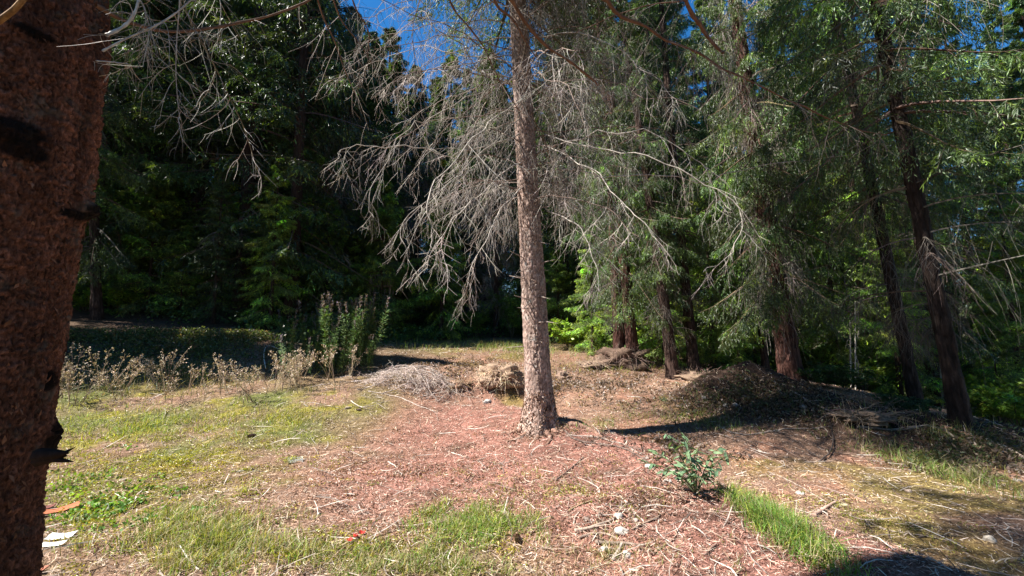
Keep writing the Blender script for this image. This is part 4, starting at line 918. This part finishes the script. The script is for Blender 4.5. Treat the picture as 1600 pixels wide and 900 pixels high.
stick([(889,800),(920,785),(958,775)], .010, 'mossy brown stick above the stick heap', col=(.26, .20, .12))
stick([(955,768),(985,792),(1009,820)], .006, 'thin pale straight stick pointing at the stick heap', col=(.50, .42, .35))
stick([(988,829),(1010,818),(1031,808)], .010, 'brown stick crossing the end of the thin pale stick', col=(.28, .20, .15))
stick([(1013,872),(1035,855),(1048,848),(1060,829)], .009, 'bent brown stick right of the stick heap', col=(.22, .14, .11))
stick([(1030,858),(1040,870),(1052,884)], .004, 'thin whitish straw crossing the bent brown stick', col=(.55, .48, .42))
stick([(1103,867),(1113,858),(1120,851)], .010, 'stubby brown stick alone at the lower right of the red litter', col=(.24, .15, .12))
stick([(898,832),(925,828),(960,812)], .015, 'knobbly grey branch at the top of the stick heap', col=(.34, .26, .21), forks=2)
stick([(905,842),(940,835),(975,845)], .012, 'brown branch through the middle of the stick heap', col=(.27, .20, .16))
stick([(930,850),(970,852),(1008,854)], .014, 'dark branch along the lower side of the stick heap', col=(.20, .15, .12))
stick([(958,878),(966,865),(973,850)], .016, 'short grey stub standing out of the bottom of the stick heap', col=(.30, .25, .22))
stick([(896,818),(915,834),(950,848)], .008, 'thin brown twig slanting over the stick heap', col=(.24, .17, .13))
stick([(880,672),(905,690),(950,697),(985,706),(1010,722)], .016, 'dark root-like branch along the edge of the bank by the central trunk', col=(.13, .09, .075), forks=6, K=20)
stick([(890,680),(930,684),(970,694),(1004,712)], .010, 'grey crooked branch above the dark one on the bank edge', col=(.30, .24, .21), forks=5, K=20)
stick([(1020,735),(1045,752),(1062,772),(1078,790)], .012, 'brown branch hanging down the bank under the blue-green weed', col=(.24, .16, .12), forks=6, K=20)
stick([(1120,665),(1160,680),(1220,672),(1290,668)], .012, 'long grey branch in the shade in front of the dirt mound', col=(.26, .21, .18), forks=8, K=24)
stick([(1135,607),(1170,625),(1185,635)], .010, 'pale forked stick on the dark mound', col=(.45, .36, .30), forks=2)
stick([(1238,612),(1265,628),(1300,645)], .014, 'pale pinkish branch on the right flank of the dirt mound', col=(.48, .36, .30), forks=3)
stick([(1180,690),(1215,700),(1250,716),(1300,735)], .010, 'brown branch at the edge of the shade right of the weed', col=(.22, .15, .12), forks=4, K=20)
stick([(430,811),(445,810),(461,809)], .007, 'short grey stick on the litter at bottom left of centre', col=(.42, .36, .31))
stick([(496,864),(510,848),(532,835)], .008, 'dark stick slanting out of the bottom left grass', col=(.15, .10, .08))
stick([(517,850),(523,862),(531,868)], .007, 'whitish bent twig beside the dark slanting stick', col=(.55, .47, .42))
stick([(550,699),(563,700),(576,699)], .006, 'tiny pale stick on the litter left of centre', col=(.58, .50, .43))
stick([(606,722),(613,727),(620,731)], .007, 'small white chip-like stick on the litter left of centre', col=(.62, .55, .48))
stick([(705,708),(720,712),(722,716)], .006, 'pale splinter on the red litter in front of the trunk', col=(.55, .47, .42))
stick([(110,762),(92,785),(78,806)], .007, 'brown twig beside the red bark pieces at lower left', col=(.28, .19, .14))
stick([(575,612),(620,620),(650,633),(680,645)], .010, 'long pale branch lying out of the brush pile', col=(.40, .33, .29), forks=6, K=20)
stick([(330,612),(310,622),(270,640),(240,655)], .008, 'bent dry stalk lying across the left grass', col=(.50, .40, .26), K=20)
stick([(470,628),(500,632),(530,638)], .008, 'thin grey stick in front of the fireweed', col=(.36, .30, .26))
stick([(548,627),(570,640),(600,628)], .009, 'pale twisted stick at the edge of the red litter', col=(.45, .38, .33), forks=2)
stick([(210,478),(225,484),(240,490)], .05, 'grey broken log on the sunlit left bank', 'log', 'log', (.42, .38, .34), sides=10)
stick([(415,585),(412,560),(420,548),(440,556),(448,562)], .012, 'whitish curved branch arching left of the fireweed', col=(.55, .45, .36), lift=.12, K=18)
def stone(px, py, s, label, col=(.5, .45, .40), flat=.6, name='stone', cat='stone', sd=0, sink=.25):
    p = G1(px, py); n1, n2 = 14, 20; ph = np.linspace(.02, math.pi-.02, n1); th = np.arange(n2)*2*math.pi/n2; PH, TH_ = np.meshgrid(ph, th, indexing='ij')
    d = np.stack([np.sin(PH)*np.cos(TH_), np.sin(PH)*np.sin(TH_), np.cos(PH)], -1); f1_, f2_, idv_ = cell2(d[..., 0]*1.6+sd, d[..., 1]*1.6+d[..., 2]*1.3, sd)
    r = 1+.55*fbm(d*1.6+sd, 3, sd)+.3*(f1_-.4)
    V = d*r[..., None]*s*np.array([1, .8, flat]); i_ = np.arange(n1*n2).reshape(n1, n2); j_ = np.roll(i_, -1, 1); q = Q()
    q.raw(V, np.stack([i_[:-1], i_[1:], j_[1:], j_[:-1]], -1), np.repeat(np.array(col)[None]*.6, n1*n2, 0)*(1+.6*fbm(d*4, 2, sd).reshape(-1, 1)))
    o = q.build(name, M['stone']); o.location = (p[0], p[1], p[2]+s*flat*.12); o.rotation_euler = (0, 0, sd*1.3); return tag(o, label, cat)
for k, a in enumerate([
 (967,808,.045,'white stone in the upper part of the stick heap',(.66,.60,.54)), (971,832,.050,'larger white stone in the middle of the stick heap',(.68,.63,.58)),
 (993,814,.028,'small pinkish stone right of the white stones',(.52,.40,.36)), (915,812,.03,'brownish stone at the left end of the stick heap',(.36,.28,.24)),
 (945,860,.04,'flat pale stone at the bottom of the stick heap',(.60,.55,.52)), (980,868,.035,'chalky stone low on the right of the stick heap',(.62,.56,.52)),
 (1016,730,.045,'white stone on the rim of the bank',(.70,.65,.60)), (1590,700,.06,'grey stone near the right edge',(.4,.36,.33)),
 (498,803,.018,'small round white pebble on the litter',(.72,.68,.62)), (543,638,.05,'rounded tan stone at the left edge of the red litter',(.42,.34,.25)),
 (1132,634,.06,'left one of two round grey stones on the dark mound',(.40,.36,.34)), (1149,633,.06,'right one of two round grey stones on the dark mound',(.42,.38,.36)),
 (1546,844,.05,'flat bleached stone near the lower right corner',(.72,.62,.52)), (1250,772,.04,'pale grey stone on the tan ground above the green strip',(.52,.48,.45)),
 (762,628,.08,'pale stone below the clod left of the central trunk',(.60,.58,.56)), (1100,622,.05,'small pale stone on the left flank of the dirt mound',(.5,.44,.4)),
 (1420,768,.035,'small pinkish stone on the sunny tan ground',(.58,.44,.36)), (1591,752,.04,'pale stone at the right edge below the mound',(.55,.48,.42)), (402,831,.02,'tiny white stone by the bottom left grass',(.70,.66,.6)), (1255,636,.06,'grey flat stone on the crest of the mound',(.34,.30,.28)), (1320,790,.03,'greenish pebble right of the pinkish log',(.4,.36,.24))]):
    stone(*a, sd=k+1)
def cone_(px, py, label, s=.035):
    p = G1(px, py); q = Q(); g_ = np.random.default_rng(int(px)); n_ = 90; t = np.linspace(0, 1, n_); a = t*n_*2.4; r = s*.42*np.sin(.25+t*2.7)
    c = np.stack([(t-.5)*s*2, np.cos(a)*r*.5, np.sin(a)*r*.5], -1); d = nrm(np.stack([0*t+.8, np.cos(a), np.sin(a)], -1)); q.tube(np.array([[-s, 0, 0], [0, 0, 0], [s, 0, 0]]), np.array([.2, .4, .1])*s, 8, (.14, .09, .07))
    q.cards(c, d, nrm(np.cross(d, np.array([1., 0, 0]))), s*.5, s*.2, tint(n_, (.20, .14, .11), g_), 0, .2); o = q.build('spruce_cone', M['litter']); o.location = (p[0], p[1], p[2]+s*.45); o.rotation_euler = (0, .2, px); tag(o, label, 'cone')
cone_(393, 683, 'dark spruce cone on the litter behind the yellow moss', .05); cone_(809, 846, 'grey spruce cone beside the bright grass clump', .045); cone_(560, 642, 'brown spruce cone beside the rounded tan stone', .04)
def scrap(px, py, w_, l_, rz, label, name, cat, col, th=.0015, curlz=.012, mat='paper'):
    p = G1(px, py); n1, n2 = 8, 8; U_, V_ = np.meshgrid(np.linspace(-.5, .5, n1), np.linspace(-.5, .5, n2), indexing='ij')
    zt = curlz*(U_*2)**2+.006*fbm(np.stack([U_*3, V_*3, 0*U_], -1), 2, int(px)); jag = .06*fbm(np.stack([U_*5, V_*5, 0*U_], -1), 2, 5)
    i_ = np.arange(64).reshape(8, 8); q = Q(); fc = np.stack([i_[:-1, :-1], i_[1:, :-1], i_[1:, 1:], i_[:-1, 1:]], -1)
    t_ = np.stack([(U_+jag)*w_, (V_+jag)*l_, zt+th], -1); q.raw(t_, fc, col); q.raw(t_-np.array([0, 0, th]), fc[..., ::-1], col)
    o = q.build(name, M[mat]); o.location = (p[0], p[1], p[2]+.018); o.rotation_euler = (.1, .06, rz); return tag(o, label, cat)
scrap(95, 842, .16, .09, .35, 'upper of two white paper scraps beside the big trunk', 'paper_scrap', 'paper scrap', (.75, .74, .72))
scrap(80, 855, .16, .055, .3, 'lower of two white paper scraps beside the big trunk', 'paper_scrap', 'paper scrap', (.72, .70, .68))
scrap(82, 803, .32, .10, .8, 'long red-brown bark slab lying beside the big trunk', 'bark_slab', 'bark', (.36, .12, .06), .01, .03, 'stone')
scrap(68, 798, .14, .08, .4, 'dark short bark slab beside the long red one', 'bark_slab', 'bark', (.14, .05, .04), .01, .02, 'stone')
scrap(57, 896, .10, .06, .2, 'small red piece of bark at the bottom left corner', 'bark_slab', 'bark', (.38, .14, .09), .008, .01, 'stone')
for k, (a, b) in enumerate(((566, 836), (545, 848), (556, 842))):
    scrap(a, b, .045, .035, k, ('brightest', 'lowest', 'middle')[k]+' of the three tiny red leaves on the litter', 'red_leaf', 'leaf', (.55, .04, .03), .001, .01)
# clear plastic tray
tp = G1(461, 721); mtr, tt_, b_, _ = mat_new('clear_plastic'); b_.inputs['Base Color'].default_value = (.85, .87, .85, 1); b_.inputs['Roughness'].default_value = .15; b_.inputs['Transmission Weight'].default_value = .75; b_.inputs['IOR'].default_value = 1.35
tray = empty('plastic_tray', (tp[0], tp[1], tp[2]+.02), 'small clear square plastic tray lying on the litter left of centre', 'tray', None, (.12, .05, .5))
q = Q(); s = np.array([(-1, -1), (1, -1), (1, 1), (-1, 1), (-1, -1)])*.085
q.tube(np.c_[s, np.zeros(5)], np.full(5, .004), 5, (.8, .8, .8)); q.build('rim', mtr, tray)
q = Q(); b2 = s*.8; V = np.concatenate([np.c_[s[:4], np.zeros(4)], np.c_[b2[:4], np.full(4, -.018)]]); q.raw(V, [(0, 1, 5, 4), (1, 2, 6, 5), (2, 3, 7, 6), (3, 0, 4, 7), (4, 5, 6, 7)], (.8, .8, .8)); q.build('bowl', mtr, tray, False)

# ------------------------------------------------------------ brush pile, clod, exposed roots
gb = np.random.default_rng(23)
bp_ = G1(645, 603); pile = empty('brush_pile', tuple(bp_), 'heap of grey dead spruce branches between the fireweed and the red litter', 'brush pile')
for k in range(58):
    a = gb.normal()*.45+(0 if gb.random() < .7 else .9); L_ = gb.uniform(.5, 1.5); c0 = np.array([gb.normal()*.5+.0, gb.normal()*.24, 0]); d = np.array([math.cos(a), math.sin(a), 0]); s = np.linspace(-.5, .5, 12)[:, None]
    P = c0+d*s*L_; hgt = .42*np.exp(-(P[:, 0]/.75)**2-(P[:, 1]/.4)**2)*gb.uniform(.2, 1); P[:, 2] = hz(P[:, 0]+bp_[0], P[:, 1]+bp_[1])-bp_[2]+hgt+.01; P[:, 2] += fbm(P*4, 2, k)*.04
    dead_branch(P, gb.uniform(.004, .010), .002, gb, m1=7, l1=.28, m2=4, parent=pile, tw=.0035, down=0., droop=.15, curl=.3, col=tuple(np.array((.50, .41, .37))*gb.uniform(.7, 1.2)), t0=.1)
def fringe(name, px, py, n_, rad, l_, label, cat, col, hgt=.2, lumps=True, down=.3, lump_col=(.20, .14, .10), Y=None):
    p = G1(px, py)
    if Y: p = at(px, py, Y); p[2] = hz(p[0], p[1])
    t = empty(name, tuple(p), label, cat); q = Q(); g_ = np.random.default_rng(int(px))
    if lumps:
        n1, n2 = 26, 40; ph = np.linspace(.02, math.pi-.02, n1); th_ = np.arange(n2)*2*math.pi/n2; PH, TT = np.meshgrid(ph, th_, indexing='ij'); d = np.stack([np.sin(PH)*np.cos(TT), np.sin(PH)*np.sin(TT), np.cos(PH)], -1)
        r = .85+.9*fbm(d*2.6, 4, int(px)); V = d*r[..., None]*rad*np.array([1, .7, hgt/rad]); i_ = np.arange(n1*n2).reshape(n1, n2); j_ = np.roll(i_, -1, 1)
        q.raw(V, np.stack([i_[:-1], i_[1:], j_[1:], j_[:-1]], -1), np.repeat(np.array(lump_col)[None], n1*n2, 0)*(1+.5*fbm(d*6, 3, 2).reshape(-1, 1)).clip(.4, 2)); q.build('clod', M['soil'], t)
    q = Q(); a = g_.uniform(0, 6.283, n_); el = g_.uniform(-.2, 1.3, n_); d = np.stack([np.cos(a)*np.cos(el), np.sin(a)*np.cos(el)*.7, np.sin(el)*hgt/rad], -1)
    s = np.linspace(0, 1, 6)[None, :, None]; P = d[:, None]*rad*.85+nrm(d+g_.normal(size=d.shape)*.8)[:, None]*s*l_*g_.uniform(.4, 1.2, (n_, 1, 1))-UP*down*l_*s**2
    q.tube(P, taper(n_, 6, .005, .002), 3, tint(n_, col, g_, .3, .06)); q.build('root', M['twig'], t); return t
fringe('root_clod', 783, 592, 700, .52, .22, 'shaggy clod of soil and dry rootlets just left of the central trunk', 'soil clod', (.52, .39, .28), .30, lump_col=(.26, .18, .13))
fringe('root_clod', 718, 602, 240, .35, .25, 'rust-brown tangle of dead sprays between the brush pile and the shaggy clod', 'soil clod', (.40, .25, .17), .12)
fringe('exposed_roots', 972, 566, 420, .75, .35, 'tangle of exposed roots under the twin red-barked spruces', 'roots', (.30, .21, .17), .42, lump_col=(.12, .08, .06))
fringe('exposed_roots', 925, 572, 160, .5, .3, 'low root tangle trailing left from the twin spruces', 'roots', (.34, .25, .2), .15)
fringe('brush_pile', 1098, 596, 300, .6, .35, 'low heap of pinkish dead sprays below the blackish trunk', 'brush pile', (.44, .30, .24), .16, Y=10.9)
fringe('brush_pile', 1350, 650, 200, .6, .4, 'sparse heap of dark twigs between the mound and the leaning trunks', 'brush pile', (.2, .15, .12), .1)
fringe('root_clod', 880, 590, 60, .18, .12, 'broken stump piece jutting right of the central trunk', 'soil clod', (.34, .25, .2), .16, lump_col=(.25, .17, .13))
# pale thin saplings at the right
for k, (a, b, c, d_) in enumerate(((1330, 612, 1328, 500), (1337, 614, 1336, 470), (1578, 640, 1570, 520), (1470, 600, 1462, 480))):
    p = at(a, b, 11.5); p[2] = hz(p[0], p[1]); tp_ = at(c, d_, 11.5)-p; q = Q(); s = np.linspace(0, 1, 8)[:, None]; P = tp_*s
    t = empty('sapling', tuple(p), ['left of two thin pale sapling stems beside the dark green tufts', 'right of two thin pale sapling stems beside the dark green tufts', 'thin sapling stem near the right edge', 'thin sapling stem behind the leaning trio'][k], 'sapling')
    q.tube(P, np.linspace(.022, .01, 8), 6, (.42, .38, .33)); q.build('stem', M['twig'], t); dead_branch(P, .01, .006, gb, m1=14, l1=.35, m2=4, parent=t, down=.1, tw=.003, name='twigs', col=(.35, .3, .26))
